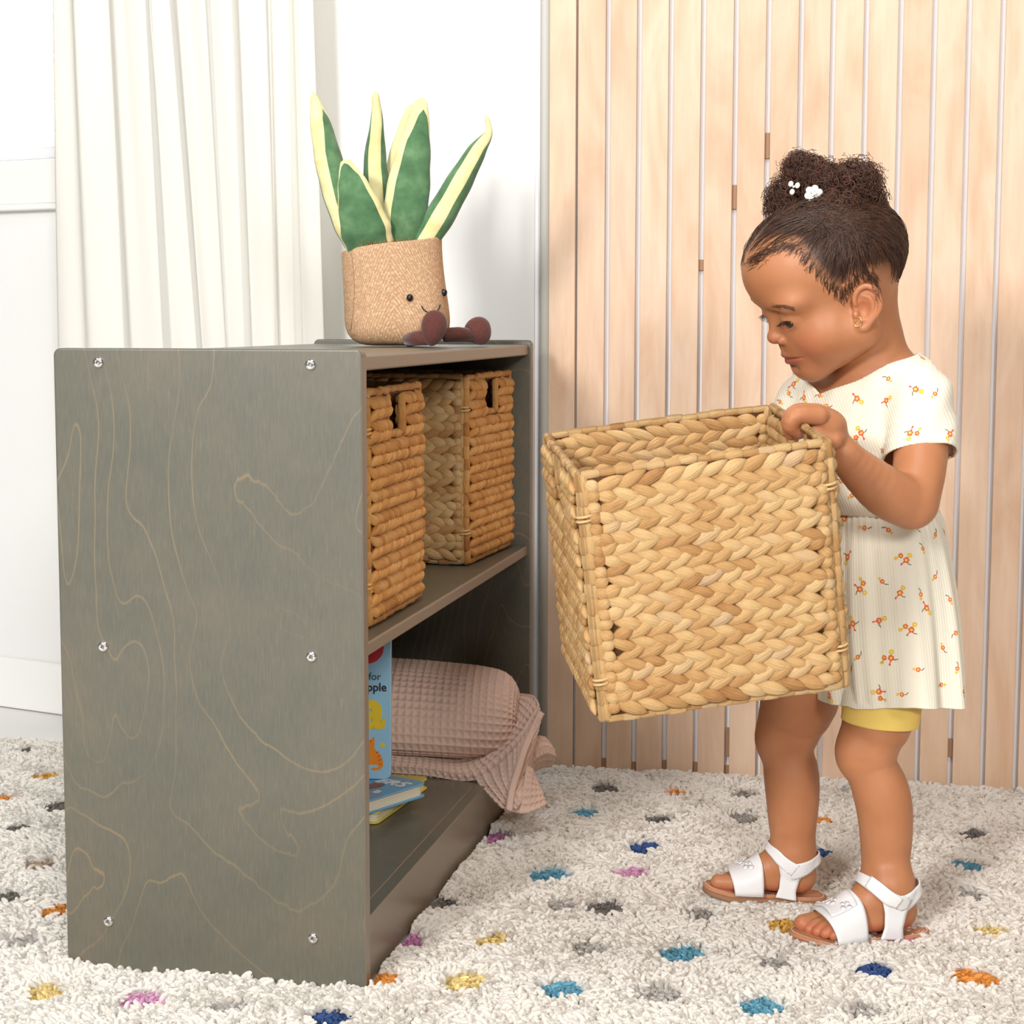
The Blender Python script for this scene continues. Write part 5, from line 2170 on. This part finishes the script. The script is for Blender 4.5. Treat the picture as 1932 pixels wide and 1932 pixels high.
rgf = np.random.default_rng(5)
SKV = SK.reshape(-1, 3)
idx = np.arange(nu*nv).reshape(nv, nu)
SKF = np.stack([idx[:-1, :-1], idx[1:, :-1], idx[1:, 1:], idx[:-1, 1:]], -1).reshape(-1, 4)
bvS = BVHTree.FromPolygons([Vector(v) for v in SKV], [tuple(f) for f in SKF.tolist()])
bvD = BVHTree.FromPolygons([Vector(v) for v in DV], [tuple(f) for f in DFa.tolist()])
outS, outD = [], []
for zx, zy, kd in FZ:
    px, py = 1340+zx/2.543, 640+zy/2.543
    d = Vector(ray(px, py)).normalized()
    best = None
    for bv, out in ((bvS, outS), (bvD, outD)):
        h = bv.ray_cast(Vector(CAMP), d)
        if h[0] is not None and (best is None or h[3] < best[0]):
            best = (h[3], bv, out, np.array(h[0]), np.array(h[1]))
    if best:
        n_ = best[4]
        if n_ @ np.array(d) > 0:
            n_ = -n_
        sprig(best[1], best[3], n_, kd, best[2], rgf)
for k in range(26):
    t_, zz_ = rgf.uniform(1.9, 4.4), rgf.uniform(.34, .74)
    o_ = Vector((cW[0]+.4*math.sin(t_), 2.405-.4*math.cos(t_), zz_))
    d = (Vector((cW[0], 2.405, zz_))-o_).normalized()
    for bv, out in ((bvS, outS), (bvD, outD)):
        h = bv.ray_cast(o_, d)
        if h[0] is not None and ((out is outS) == (zz_ < zw)):
            sprig(bv, np.array(h[0]), -np.array(d), int(rgf.integers(0, 3)), out, rgf)
            break

mb = MB()
mb.add(DV-CB, DFa.tolist(), col=(1, 1, 1))
for v, f, c in outD:
    mb.add(v-CB, f, col=c, mi=1)
dress = mb.build('dress', [dress_m, ink_m], child)
mb = MB()
mb.add(SKV-CB, SKF.tolist(), uvs=SUV.reshape(-1, 2), col=(1, 1, 1))
for v, f, c in outS:
    mb.add(v-CB, f, col=c, mi=1)
skirt = mb.build('skirt', [skirt_m, ink_m], dress)
# hem band inside the skirt gives it thickness
hb = SK[-1]
inn = hb-(hb-hb.mean(0))*.012
inn2 = SK[-14]-(SK[-14]-SK[-14].mean(0))*.018
MB().grid(np.array([hb, (hb+inn)/2-[0, 0, .0012], inn, inn2])-CB).build('hem', dress_m, skirt)
r_ = frames_tube(cr([SK[0][i] for i in range(0, nu, 12)], 120), .0016, 6)
MB().grid(r_-CB, closed_u=True).build('waist_seam', dress_m, dress)

# ------------------------------------------------------------------ yellow shorts
yel_m = simple('yellow_jersey', srgb(240, 206, 112), .8, .2, bump=(900, .2, .0006))
sh_root = None
for (rows, Yl) in (((((1285, 1592, 1740), (1320, 1590, 1740), (1361, 1590, 1733))), YL), (((1235, 1470, 1604), (1270, 1446, 1594), (1290, 1436, 1590)), YR)):
    G = []
    a = np.linspace(0, 2*PI, 49)
    rows = [tuple(r) for r in cr(np.array(rows, float), 15)]
    for k, (y, x0, x1) in enumerate(rows):
        c = C_((x0+x1)/2, y, Yl+(2.402-Yl)*max(0., min(1., (1345-y)/150.))*.75)
        r_ = (x1-x0)/2*Yl/FPX+.0008
        for sub_ in ((0,) if k < len(rows)-1 else (0, 1, 2)):
            rr_ = r_-(0, .0010, .0022)[sub_]
            dz = (0, -.0016, -.0004)[sub_]
            tilt = (-.0035*np.sin(a)-.001*np.cos(a))*(k == len(rows)-1)
            G.append(np.stack([c[0]+rr_*np.sin(a), c[1]-rr_*np.cos(a), c[2]+dz+tilt], 1))
    G = np.array(G)
    G[:-2] = conform(G[:-2], .0020)
    o = MB().grid(G-CB, closed_u=False).build('shorts', yel_m, child)

# ------------------------------------------------------------------ sandals
leather = simple('white_leather', (.84, .83, .84), .42, .45, bump=(500, .06, .0005))
felt = simple('white_hook_tape', (.80, .80, .77), .85, .2, bump=(1500, .5, .001))
insole_m = simple('tan_leather_insole', srgb(188, 128, 92), .6, .35, noise=(60, .1))
rubber_m = simple('tan_rubber_sole', srgb(150, 112, 84), .7, .3)
stitch_m = simple('pale_stitching', (.8, .72, .64), .8)


def loopcr(P, n_):
    P = np.asarray(P, float)
    E_ = np.concatenate([P[-3:], P, P[:3]])
    t = cr(E_, (len(E_)-1)*12+1)
    seg = t[36:36+len(P)*12]
    return seg


for fi, (W, M_, k, med) in enumerate(FEET):
    sd_ = tag(empty('sandal', tuple(W(.06, 0, 0)-CB)), ('white sandal with tan sole on the far foot', 'white sandal with open strap flap on the near foot')[1-fi])
    sd_.parent = child
    SB = W(.06, 0, 0)

    def ol(x, y):
        return (x, -med*y*.90)
    outline = [ol(-.016, 0), ol(-.008, .020), ol(.020, .029), ol(.055, .029), ol(.085, .034), ol(.112, .038), ol(.138, .030), ol(.158, .008), ol(.162, -.010), ol(.152, -.029), ol(.125, -.036), ol(.095, -.031), ol(.060, -.024), ol(.020, -.026), ol(-.008, -.020)]
    oc = loopcr(outline, 0)
    if med > 0:
        oc = oc[::-1]
    ctr2 = oc.mean(0)
    ext = lambda s_, z_: np.array([W(*(ctr2+(p-ctr2)*s_), z_+max(0, p[0]-.125)*.18) for p in oc])
    G = np.array([ext(.96, -.0125), ext(1., -.0110), ext(1.0, -.0045)])
    so = MB().grid(G-SB, closed_u=True, cap=True).build('sole', rubber_m, sd_)
    G = np.array([ext(1.0, -.0043), ext(1.005, -.0015), ext(.985, .0004), ext(.93, .0002), ext(.4, -.0005)])
    so2 = MB().grid(G-SB, closed_u=True, cap=True).build('insole', insole_m, sd_)
    stp = ext(.965, .0009)
    mbs = MB()
    for i in range(0, len(stp)-1, 1):
        a_, b_ = stp[i], stp[(i+1) % len(stp)]
        n_s = max(1, int(np.linalg.norm(b_-a_)/.0032))
        for q in range(n_s):
            p0, p1 = a_+(b_-a_)*(q/n_s), a_+(b_-a_)*((q+.62)/n_s)
            mbs.tube([p0-SB, (p0+p1)/2-SB+np.array([0, 0, .0003]), p1-SB], .00045, 5)
    o = mbs.build('stitching', stitch_m, so2)
    o['kind'] = 'stuff'
    # vamp
    HX = [.070, .085, .100, .115, .130, .140]
    HZ = [.057, .048, .040, .034, .030, .027]
    HA = [.0300, .0330, .0350, .0360, .0345, .031]
    G = []
    nphi, nx = 33, 14
    for i in range(nx):
        t = i/(nx-1)
        row = []
        for j in range(nphi):
            ph = PI*j/(nphi-1)
            top = math.sin(ph)
            xb = .082+.016*(1-top)*(-.3)
            xf = .128-.010*(1-top)
            x = xb+(xf-xb)*t
            h_ = np.interp(x, HX, HZ)
            a_ = np.interp(x, HX, HA)
            ct, st_ = math.cos(ph), math.sin(ph)
            row.append(W(x, a_*np.sign(ct)*abs(ct)**.7, h_*st_**.72))
        G.append(row)
    G = conform(np.array(G))
    o = MB().grid(G-SB).build('vamp_strap', leather, sd_)
    mod_solid(o, .0022, 0)
    bvV = BVHTree.FromPolygons([Vector(v) for v in G.reshape(-1, 3)], [(a*nphi+b, a*nphi+b+1, (a+1)*nphi+b+1, (a+1)*nphi+b) for a in range(nx-1) for b in range(nphi-1)])

    if fi == 0:
        G = []
        for i in range(10):
            t = i/9
            row = []
            for j in range(17):
                ph = PI*(.30+.42*j/16) if med < 0 else PI*(.30+.42*j/16)
                x = .088+.034*t
                h_ = np.interp(x, HX, HZ)+.0045
                a_ = np.interp(x, HX, HA)+.003
                row.append(W(x, a_*math.cos(ph)*(1 if med < 0 else 1), h_*math.sin(ph)**.72))
            G.append(row)
        G = conform(np.array(G), .0045)
        o = MB().grid(G-SB).build('vamp_flap', leather, sd_)
        mod_solid(o, .0018, 0)
        bvV = BVHTree.FromPolygons([Vector(v) for v in G.reshape(-1, 3)], [(a*17+b, a*17+b+1, (a+1)*17+b+1, (a+1)*17+b) for a in range(9) for b in range(16)])

    # appliqued butterflies on the vamp
    def wing(c, u_, v_, r1, r2):
        a = np.arange(12)*2*PI/12
        pts = [c]+[c+u_*r1*math.cos(t)+v_*r2*math.sin(t) for t in a]
        vs = []
        for P in pts:
            h = bvV.find_nearest(Vector(P))
            n_ = np.array(h[1])
            if n_[2] < 0:
                n_ = -n_
            vs.append(np.array(h[0])+n_*(.0024 if fi == 0 else .0034))
        lo_ = [v-np.array([0, 0, .0012]) for v in vs[1:]]
        n0 = len(vs)
        fs = [(0, 1+i, 1+(i+1) % 12) for i in range(12)]+[(1+i, n0+i, n0+(i+1) % 12, 1+(i+1) % 12) for i in range(12)]
        return np.array(vs+lo_), fs
    for (bx, by, ba) in ((.108, -.004, .4), (.100, .016, 1.3), (.110, -.020, 2.2)):
        c = W(bx, by, .040)
        u_, v_ = M_[:, 0], M_[:, 1]
        mbw = MB()
        for (dx, dy, r1, r2) in ((.0045, .0042, .0046, .0036), (.0045, -.0042, .0046, .0036), (-.0038, .0032, .0034, .0028), (-.0038, -.0032, .0034, .0028)):
            ca_, sa_ = math.cos(ba), math.sin(ba)
            uu_ = u_*ca_+v_*sa_
            vv_ = -u_*sa_+v_*ca_
            v_s, f_s = wing(c+uu_*dx+vv_*dy, uu_, vv_, r1, r2)
            mbw.add(v_s-SB, f_s)
        mbw.build('butterfly_applique', leather, sd_)

    # ankle strap, side quarters and heel counter
    def ribbon(name, pts, wvec, wid, mat_=leather, off=.002, n_=40, thick=.0020):
        P = cr([W(*p) for p in pts], n_)
        wv_ = cr([M_ @ np.array(w) for w in wvec], n_)
        wv_ /= np.linalg.norm(wv_, axis=1)[:, None]
        ww = np.interp(np.linspace(0, 1, n_), np.linspace(0, 1, len(wid)), wid)*k
        G = np.stack([P+wv_*ww[:, None]*t for t in np.linspace(-.5, .5, 7)], 1)
        G = conform(G, off)
        T_ = G[n_//2, 3]-W(.03, 0, .03)
        nrm = np.cross(G[n_//2, 4]-G[n_//2, 3], G[n_//2+1, 3]-G[n_//2, 3])
        o = MB().grid(G-SB, flip=(nrm @ T_ < 0)).build(name, mat_, sd_)
        mod_solid(o, thick, 0)
        return o
    ribbon('ankle_strap', [(.036, -.031, .044), (.050, -.029, .052), (.062, -.020, .062), (.068, 0, .066), (.062, .020, .062), (.050, .029, .052), (.036, .031, .044)],
           [(-.5, 0, .86), (-.5, 0, .86), (-.65, 0, .75), (-.75, 0, .66), (-.65, 0, .75), (-.5, 0, .86), (-.5, 0, .86)], [.018, .017, .016, .0155, .016, .017, .018])
    ribbon('heel_strap', [(.042, -.031, .040), (.022, -.028, .047), (.004, -.018, .055), (-.002, 0, .058), (.004, .018, .055), (.022, .028, .047), (.042, .031, .040)],
           [(.25, 0, 1)]*7, [.024, .020, .014, .013, .014, .020, .024])
    for s in (-1, 1):
        ribbon('side_strap', [(.040, s*.030, .050), (.042, s*.031, .032), (.044, s*.031, .014), (.045, s*.029, -.001)], [(1, 0, .1)]*4, [.040, .028, .024, .030], n_=20)
    if fi == 0:
        # loosened closure tab and its hook tape
        ribbon('closure_tab', [(.066, .012, .0665), (.060, .022, .061), (.050, .031, .052), (.040, .035, .046)], [(-.6, 0, .8), (-.55, 0, .84), (-.5, 0, .86), (-.5, 0, .86)], [.0155, .0165, .0175, .014], off=.0056, n_=24)
        ribbon('hook_tape', [(.040, .034, .048), (.032, .033, .044), (.026, .031, .042)], [(-.4, 0, .9)]*3, [.017, .019, .012], mat_=felt, off=.0036, n_=14, thick=.001)
# ------------------------------------------------------------------ hair
hair_m, nt, N, L, B = new_mat('dark_brown_hair')
at = node(nt, 'ShaderNodeAttribute', attribute_name='tint')
L.new(at.outputs['Color'], B.inputs['Base Color'])
B.inputs['Roughness'].default_value = .45
B.inputs['Specular IOR Level'].default_value = .45


def curves_obj(name, P, R_, col, mat_, parent):
    n_, k_ = P.shape[:2]
    hc = bpy.data.hair_curves.new(name)
    hc.add_curves([k_]*n_)
    hc.attributes['position'].data.foreach_set('vector', (P-CB).astype(np.float32).ravel())
    ra = hc.attributes.get('radius') or hc.attributes.new('radius', 'FLOAT', 'POINT')
    ra.data.foreach_set('value', np.broadcast_to(R_, (n_, k_)).astype(np.float32).ravel())
    ac = hc.attributes.new('tint', 'FLOAT_COLOR', 'CURVE')
    C4 = np.ones((n_, 4), np.float32)
    C4[:, :3] = col
    ac.data.foreach_set('color', C4.ravel())
    hc.materials.append(mat_)
    o = bpy.data.objects.new(name, hc)
    COL.objects.link(o)
    o.parent = parent
    return o


rh = np.random.default_rng(11)
HC0 = H(-.010, 0, 0)


def surf(dirs, off):
    """points on the head along local directions"""
    out = np.zeros((len(dirs), 3))
    for i, d in enumerate(dirs):
        dw = HM @ d
        dw /= np.linalg.norm(dw)
        h = bvh_body.ray_cast(Vector(HC0+dw*.30), Vector(-dw))
        p = np.array(h[0]) if h[0] is not None else HC0+dw*.09
        out[i] = p+dw*off[i]
    return out


# where the two puffs are gathered, in head local directions
def dir_of(px, py):
    p = cast(px, py)
    l = (p-HC0) @ HM
    return l/np.linalg.norm(l)


GL = dir_of(1582, 418)
GR = GL*np.array([1, -1, 1])
GR = GR/np.linalg.norm(GR)
NS = 6800
starts = []
while len(starts) < NS:
    v = rh.normal(0, 1, (4000, 3))
    v /= np.linalg.norm(v, axis=1)[:, None]
    P = HC0+HS*(v*np.array([.09, .075, .09])) @ HM.T
    m_ = hairmask(P)
    ear = (np.abs(v[:, 1]) > .80) & (v[:, 2] < .05)
    pr2 = np.clip((m_+.02)/.34, 0, 1)
    pr2 = pr2**1.4
    ok = (rh.uniform(0, 1, len(v)) < pr2) & ~ear & (v[:, 2] > -.80)
    starts += list(v[ok])
starts = np.array(starts[:NS])
g_ = np.where((starts[:, 1] > 0)[:, None], GL, GR)
KP = 7
allP = np.zeros((NS, KP, 3))
tt = np.linspace(0, 1, KP)
end = g_+rh.normal(0, .10, (NS, 3))
for k in range(KP):
    t = tt[k]
    d = starts*(1-t)+end*t
    # combed upward and back first
    d = d+np.array([-.12, 0, .10])*math.sin(PI*t)*.5
    d /= np.linalg.norm(d, axis=1)[:, None]
    d = d+rh.normal(0, .006, d.shape)
    off = .0004+.0026*np.sin(PI*min(t, .6)/1.2)*rh.uniform(.3, 1, NS)+.003*t
    allP[:, k] = surf(d, off)
wob = rh.normal(0, .0007, (NS, KP, 3))
wob[:, 0] = 0
allP += wob
# limit the length so hairs near the line stay short combed strokes
base_c = np.array(srgb(58, 38, 28))
cc = base_c*rh.uniform(.3, 2.2, (NS, 1))**1.0*np.array([1.04, .97, .90])
rad = np.array([.00018, .00032, .00038, .0004, .0004, .00036, .00025])
curves_obj('hair', allP, rad[None]*rh.uniform(.7, 1.2, (NS, 1)), cc, hair_m, child)['kind'] = 'stuff'

# short baby hairs along the hairline
bs = []
for k in range(420):
    i = rh.integers(0, len(HAIRLINE)-1)
    f = rh.uniform()
    px = HAIRLINE[i][0]*(1-f)+HAIRLINE[i+1][0]*f+rh.normal(0, 5)
    py = HAIRLINE[i][1]*(1-f)+HAIRLINE[i+1][1]*f+rh.normal(3, 6)
    ang = math.atan2(395-py, 1590-px)+rh.normal(0, .12)
    ln_ = rh.uniform(8, 26)
    cv = rh.normal(-2, 1.5)
    row = []
    for t in np.linspace(0, 1, 6):
        q = (px+ln_*t*math.cos(ang)-cv*math.sin(PI*t)*math.sin(ang), py+ln_*t*math.sin(ang)+cv*math.sin(PI*t)*math.cos(ang))
        p = cast(*q)
        if p is None or np.linalg.norm(p-HC0) > .14:
            break
        row.append(p+(p-HC0)/np.linalg.norm(p-HC0)*.0009)
    if len(row) == 6:
        bs.append(row)
        M2 = np.array(row)-HO
        loc_ = M2 @ HM
        loc_[:, 1] *= -1
        bs.append(list(HO+loc_ @ HM.T))
bs = np.array(bs)
curves_obj('baby_hair', bs, np.array([.0001, .0002, .00022, .00022, .0002, .0001])[None], base_c*rh.uniform(.6, 1.3, (len(bs), 1)), hair_m, child)['kind'] = 'stuff'

# curly puffs
puff_m = simple('puff_core_hair', srgb(44, 28, 20), .7, .3, noise=(120, .4), bump=(260, .9, .004))
LOBES = [((1488, 372, 2.43), (36, 34, 36)), ((1528, 338, 2.42), (40, 38, 38)), ((1566, 350, 2.385), (38, 36, 36)), ((1616, 352, 2.355), (44, 44, 46)), ((1588, 396, 2.33), (40, 26, 30)), ((1640, 388, 2.36), (26, 30, 36)), ((1506, 318, 2.42), (24, 22, 26)), ((1602, 424, 2.315), (34, 14, 22)), ((1560, 408, 2.325), (26, 14, 18)), ((1468, 392, 2.43), (20, 20, 22))]
curl = []
pc = rh
puffs = {}
for li, (c, r) in enumerate(LOBES):
    cw = C_(*c)
    rw = np.array(r)*c[2]/FPX
    E_ = ellipsoid_pts((0, 0, 0), rw*.58, 36, 24)
    nrm = E_/np.linalg.norm(E_, axis=-1)[..., None]
    ns_ = .5*np.sin(nrm[..., 0]*9+li)+.5*np.sin(nrm[..., 1]*11+2*li)+.5*np.sin(nrm[..., 2]*10)
    E_ = E_*(1+.07*ns_[..., None])+cw
    puffs.setdefault(0 if c[2] > 2.40 else 1, MB()).grid(E_-CB, closed_u=True)
    n_ = int(560*(r[0]*r[2])/(40*40))
    for k in range(n_):
        d = rh.normal(0, 1, 3)
        d /= np.linalg.norm(d)
        p0 = cw+d*rw*rh.uniform(.55, .85)
        ln_ = rh.uniform(.012, .034)
        ax_ = d+rh.normal(0, .8, 3)
        ax_ /= np.linalg.norm(ax_)
        u_ = np.cross(ax_, rh.normal(0, 1, 3))
        u_ /= np.linalg.norm(u_)
        v_ = np.cross(ax_, u_)
        hr = rh.uniform(.0024, .0062)
        tn = rh.uniform(1.2, 3.0)*2*PI
        t = np.linspace(0, 1, 22)
        P = p0+ax_*ln_*t[:, None]+hr*(np.cos(tn*t)[:, None]-1)*u_+hr*np.sin(tn*t)[:, None]*v_
        P[:, 2] -= .004*t**2
        # keep the curl near the puff
        rel = (P-cw)/rw
        q = np.linalg.norm(rel, axis=1)
        lim = rh.uniform(.95, 1.45)
        P = np.where((q > lim)[:, None], cw+rel/q[:, None]*lim*rw+(P-(cw+rel/q[:, None]*lim*rw))*.25, P)
        curl.append(P)
for i_, mbp in puffs.items():
    mbp.build('hair_puff', puff_m, child)
curl = np.array(curl)
tn = rh.uniform(0, 1, len(curl))
cc = base_c*rh.uniform(.6, 2.6, (len(curl), 1))*np.array([1.15, .95, .88])
curves_obj('curls', curl, (np.full(22, .00042)*np.linspace(1, .6, 22))[None]*rh.uniform(.7, 1.3, (len(curl), 1)), cc, hair_m, child)['kind'] = 'stuff'
# loose flyaway curls
fly = []
for k in range(240):
    c, r = LOBES[rh.integers(0, len(LOBES))]
    cw = C_(*c)
    rw = np.array(r)*c[2]/FPX
    d = rh.normal(0, 1, 3)
    d[2] = abs(d[2])
    d /= np.linalg.norm(d)
    p0 = cw+d*rw*.9
    u_ = np.cross(d, rh.normal(0, 1, 3))
    u_ /= np.linalg.norm(u_)
    v_ = np.cross(d, u_)
    t = np.linspace(0, 1, 26)
    hr = rh.uniform(.003, .0075)
    fly.append(p0+d*rh.uniform(.004, .016)*t[:, None]+hr*(np.cos(5.5*t)[:, None]-1)*u_+hr*np.sin(5.5*t)[:, None]*v_)
for k in range(0):   # wisps at the nape and back
    p = cast(rh.uniform(1655, 1682), rh.uniform(470, 590))
    if p is None:
        continue
    t = np.linspace(0, 1, 26)[:, None]
    fly.append(p+np.array([.012, 0, .003])*t*rh.uniform(.3, 1)+.0015*np.sin(t*4)*np.array([0, .3, 1]))
fly = np.array(fly)
curves_obj('flyaway_hair', fly, np.full((1, 26), .00026), base_c*1.4*np.ones((len(fly), 1)), hair_m, child)['kind'] = 'stuff'

# brows and lashes
br = []
BR = [(1441, 588), (1451, 582), (1462, 579), (1474, 578), (1486, 580), (1495, 583)]
for k in range(210):
    f = rh.uniform(0, 1)**.8
    i = min(int(f*5), 4)
    g2 = f*5-i
    px = BR[i][0]*(1-g2)+BR[i+1][0]*g2
    py = BR[i][1]*(1-g2)+BR[i+1][1]*g2+rh.normal(0, 2.6*(1-f*.45))
    an = -.75+1.0*f+rh.normal(0, .2)
    row = []
    for t in (0, .5, 1):
        p = cast(px+7*t*math.cos(an), py+7*t*math.sin(an))
        if p is None or np.linalg.norm(p-HC0) > .14:
            break
        row.append(p+(p-HC0)/np.linalg.norm(p-HC0)*.0006)
    if len(row) == 3 and np.linalg.norm(row[2]-row[0]) < .008:
        br.append(row)
        l_ = (np.array(row)-HO) @ HM
        l_[:, 1] *= -1
        br.append(list(HO+l_ @ HM.T))
br = np.array(br)
curves_obj('eyebrow_hair', br, np.array([.00013, .00012, .00005])[None], base_c*3.2*np.ones((len(br), 1)), hair_m, child)['kind'] = 'stuff'
la = []
for s, ec in EYE:
    for k in range(26):
        a = -1.02+2.0*k/25
        base = ec+np.array([.0160*math.cos(a*.95)*.97, s*.0160*math.sin(a*.95), -.0024-.0022*abs(a)**1.5])
        h = bvh_body.find_nearest(Vector(H(base)))
        b0_ = np.array(h[0])
        o_ = np.array([math.cos(a), s*math.sin(a)*1.1, 0])
        ln_ = rh.uniform(.0055, .0085)
        pts = [b0_+HM @ (o_*ln_*t+np.array([0, rh.normal(0, .0004), -.0065*t+.0035*t*t])) for t in (0, .35, .7, 1)]
        la.append(pts)
curves_obj('eyelashes', np.array(la), np.array([.00030, .00026, .00018, .00005])[None], np.full((len(la), 3), .008), hair_m, child)['kind'] = 'stuff'

# hoop earrings
gold = simple('gold', (.95, .62, .22), .2, .5, 1.0)
for s in (1, -1):
    lobe = E_l = None
    E0 = np.array([.0010, s*.0675, -.029])
    lc_ = (cast(1619, 601)-HO) @ HM
    lc_[1] = abs(lc_[1])*s
    c = HO+HM @ lc_
    a = np.linspace(0, 2*PI, 33)
    fwd_, upv = HM[:, 0], np.array([0, 0, 1.])
    ax1 = fwd_*.55-HM[:, 1]*s*.45
    ax1 /= np.linalg.norm(ax1)
    P = c+np.outer(np.sin(a)*.0046, ax1)+np.outer(np.cos(a)*.0056-.0045, upv)
    MB().tube(P-CB, .00085, 8, cap=False).build('earring', gold, child)

# white hair clips
clip_m = simple('cream_enamel', (.86, .84, .76), .3, .5, coat=.4)


def clip(px, py, Y, petals, rp, label, tilt=0.):
    c = C_(px, py, Y)
    n_ = (CAMP-c)/np.linalg.norm(CAMP-c)
    n_ = n_+np.array([0, 0, .25])+np.array([tilt, 0, 0])
    n_ /= np.linalg.norm(n_)
    u_ = np.cross([0, 0, 1.], n_)
    u_ /= np.linalg.norm(u_)
    v_ = np.cross(n_, u_)
    mb = MB()
    R_ = np.stack([u_, v_, n_], 1)
    for k in range(petals):
        a = k*2*PI/petals+.3
        mb.grid(ellipsoid_pts(c+R_ @ np.array([rp*math.cos(a), rp*math.sin(a), 0]), (rp*.64, rp*.64, rp*.26), 14, 8, R_)-CB, closed_u=True)
    for k in range(3 if petals > 4 else 1):
        a = k*2.1
        mb.grid(ellipsoid_pts(c+R_ @ np.array([rp*.28*math.cos(a), rp*.28*math.sin(a), rp*.34]), (rp*.30, rp*.30, rp*.2), 10, 6, R_)-CB, closed_u=True)
    return mb.build('hair_clip', clip_m, child)


def front_of(px, py, d_=.006):
    """distance of the hair surface under a pixel"""
    best = 9
    for c, r in LOBES:
        cw, rw = C_(*c), np.array(r)*c[2]/FPX
        dv = (C_(px, py, c[2])-cw)/rw
        q = dv[0]**2+dv[2]**2
        if q < 1:
            best = min(best, c[2]-rw[1]*math.sqrt(1-q)*.95)
    p = cast(px, py)
    if p is not None:
        best = min(best, p[1])
    return best-d_


clip(1535, 366, front_of(1535, 368, .032), 6, .0072, 'flower')
clip(1497, 353, front_of(1497, 353, .016), 3, .0062, 'flower', -.8)
WORLD_STR, KEY_W, RIGHT_W, TOP_W, WALL_W, EXPO = .14, 144, 112, 32, 16, 0.0
# ------------------------------------------------------------------ light
W = bpy.data.worlds.new('world')
SC.world = W
W.use_nodes = True
bg = W.node_tree.nodes['Background']
bg.inputs[0].default_value = (1, .985, .96, 1)
bg.inputs[1].default_value = WORLD_STR


def area(name, loc, target, size, power, col=(1, 1, 1), shape='DISK'):
    l = bpy.data.lights.new(name, 'AREA')
    l.shape = shape
    l.size = size
    l.energy = power
    l.color = col
    o = bpy.data.objects.new(name, l)
    COL.objects.link(o)
    o.location = loc
    d = Vector(target)-Vector(loc)
    o.rotation_euler = d.to_track_quat('-Z', 'Y').to_euler()
    return o


area('key_softbox', (-1.93, -1.40, 2.02), (.25, 2.6, .6), .75, KEY_W, (1, .98, .95))
area('right_softbox', (1.02, -2.60, 2.27), (.25, 2.6, .5), .90, RIGHT_W, (1, .975, .94))
area('wall_fill', (-1.75, 1.0, 2.5), (-.55, 3.5, .9), 1.0, WALL_W, (1, .99, .97))  # unseen fill lamp, added to brighten the white wall and curtain
area('ceiling_softbox', (.15, 1.5, 2.9), (.15, 2.3, .0), 1.3, TOP_W, (1, .985, .96))


wc = np.array(WROT @ Vector(((u_r+u_l)/2, .6, (z_s+z_t)/2)))
wt = np.array(WROT @ Vector(((u_r+u_l)/2, 0., (z_s+z_t)/2)))
area('window_daylight', tuple(wc), tuple(wt), 1.5, 60, (1, 1, 1), 'SQUARE')

SC.view_settings.view_transform = 'Standard'
SC.view_settings.look = 'None'
SC.view_settings.exposure = EXPO
SC.view_settings.gamma = 1
SC.view_settings.use_curve_mapping = False
SC.cycles.use_denoising = True
SC.cycles.max_bounces = 8
SC.cycles.diffuse_bounces = 4
SC.cycles.glossy_bounces = 3
SC.cycles.transmission_bounces = 4
SC.cycles.transparent_max_bounces = 6
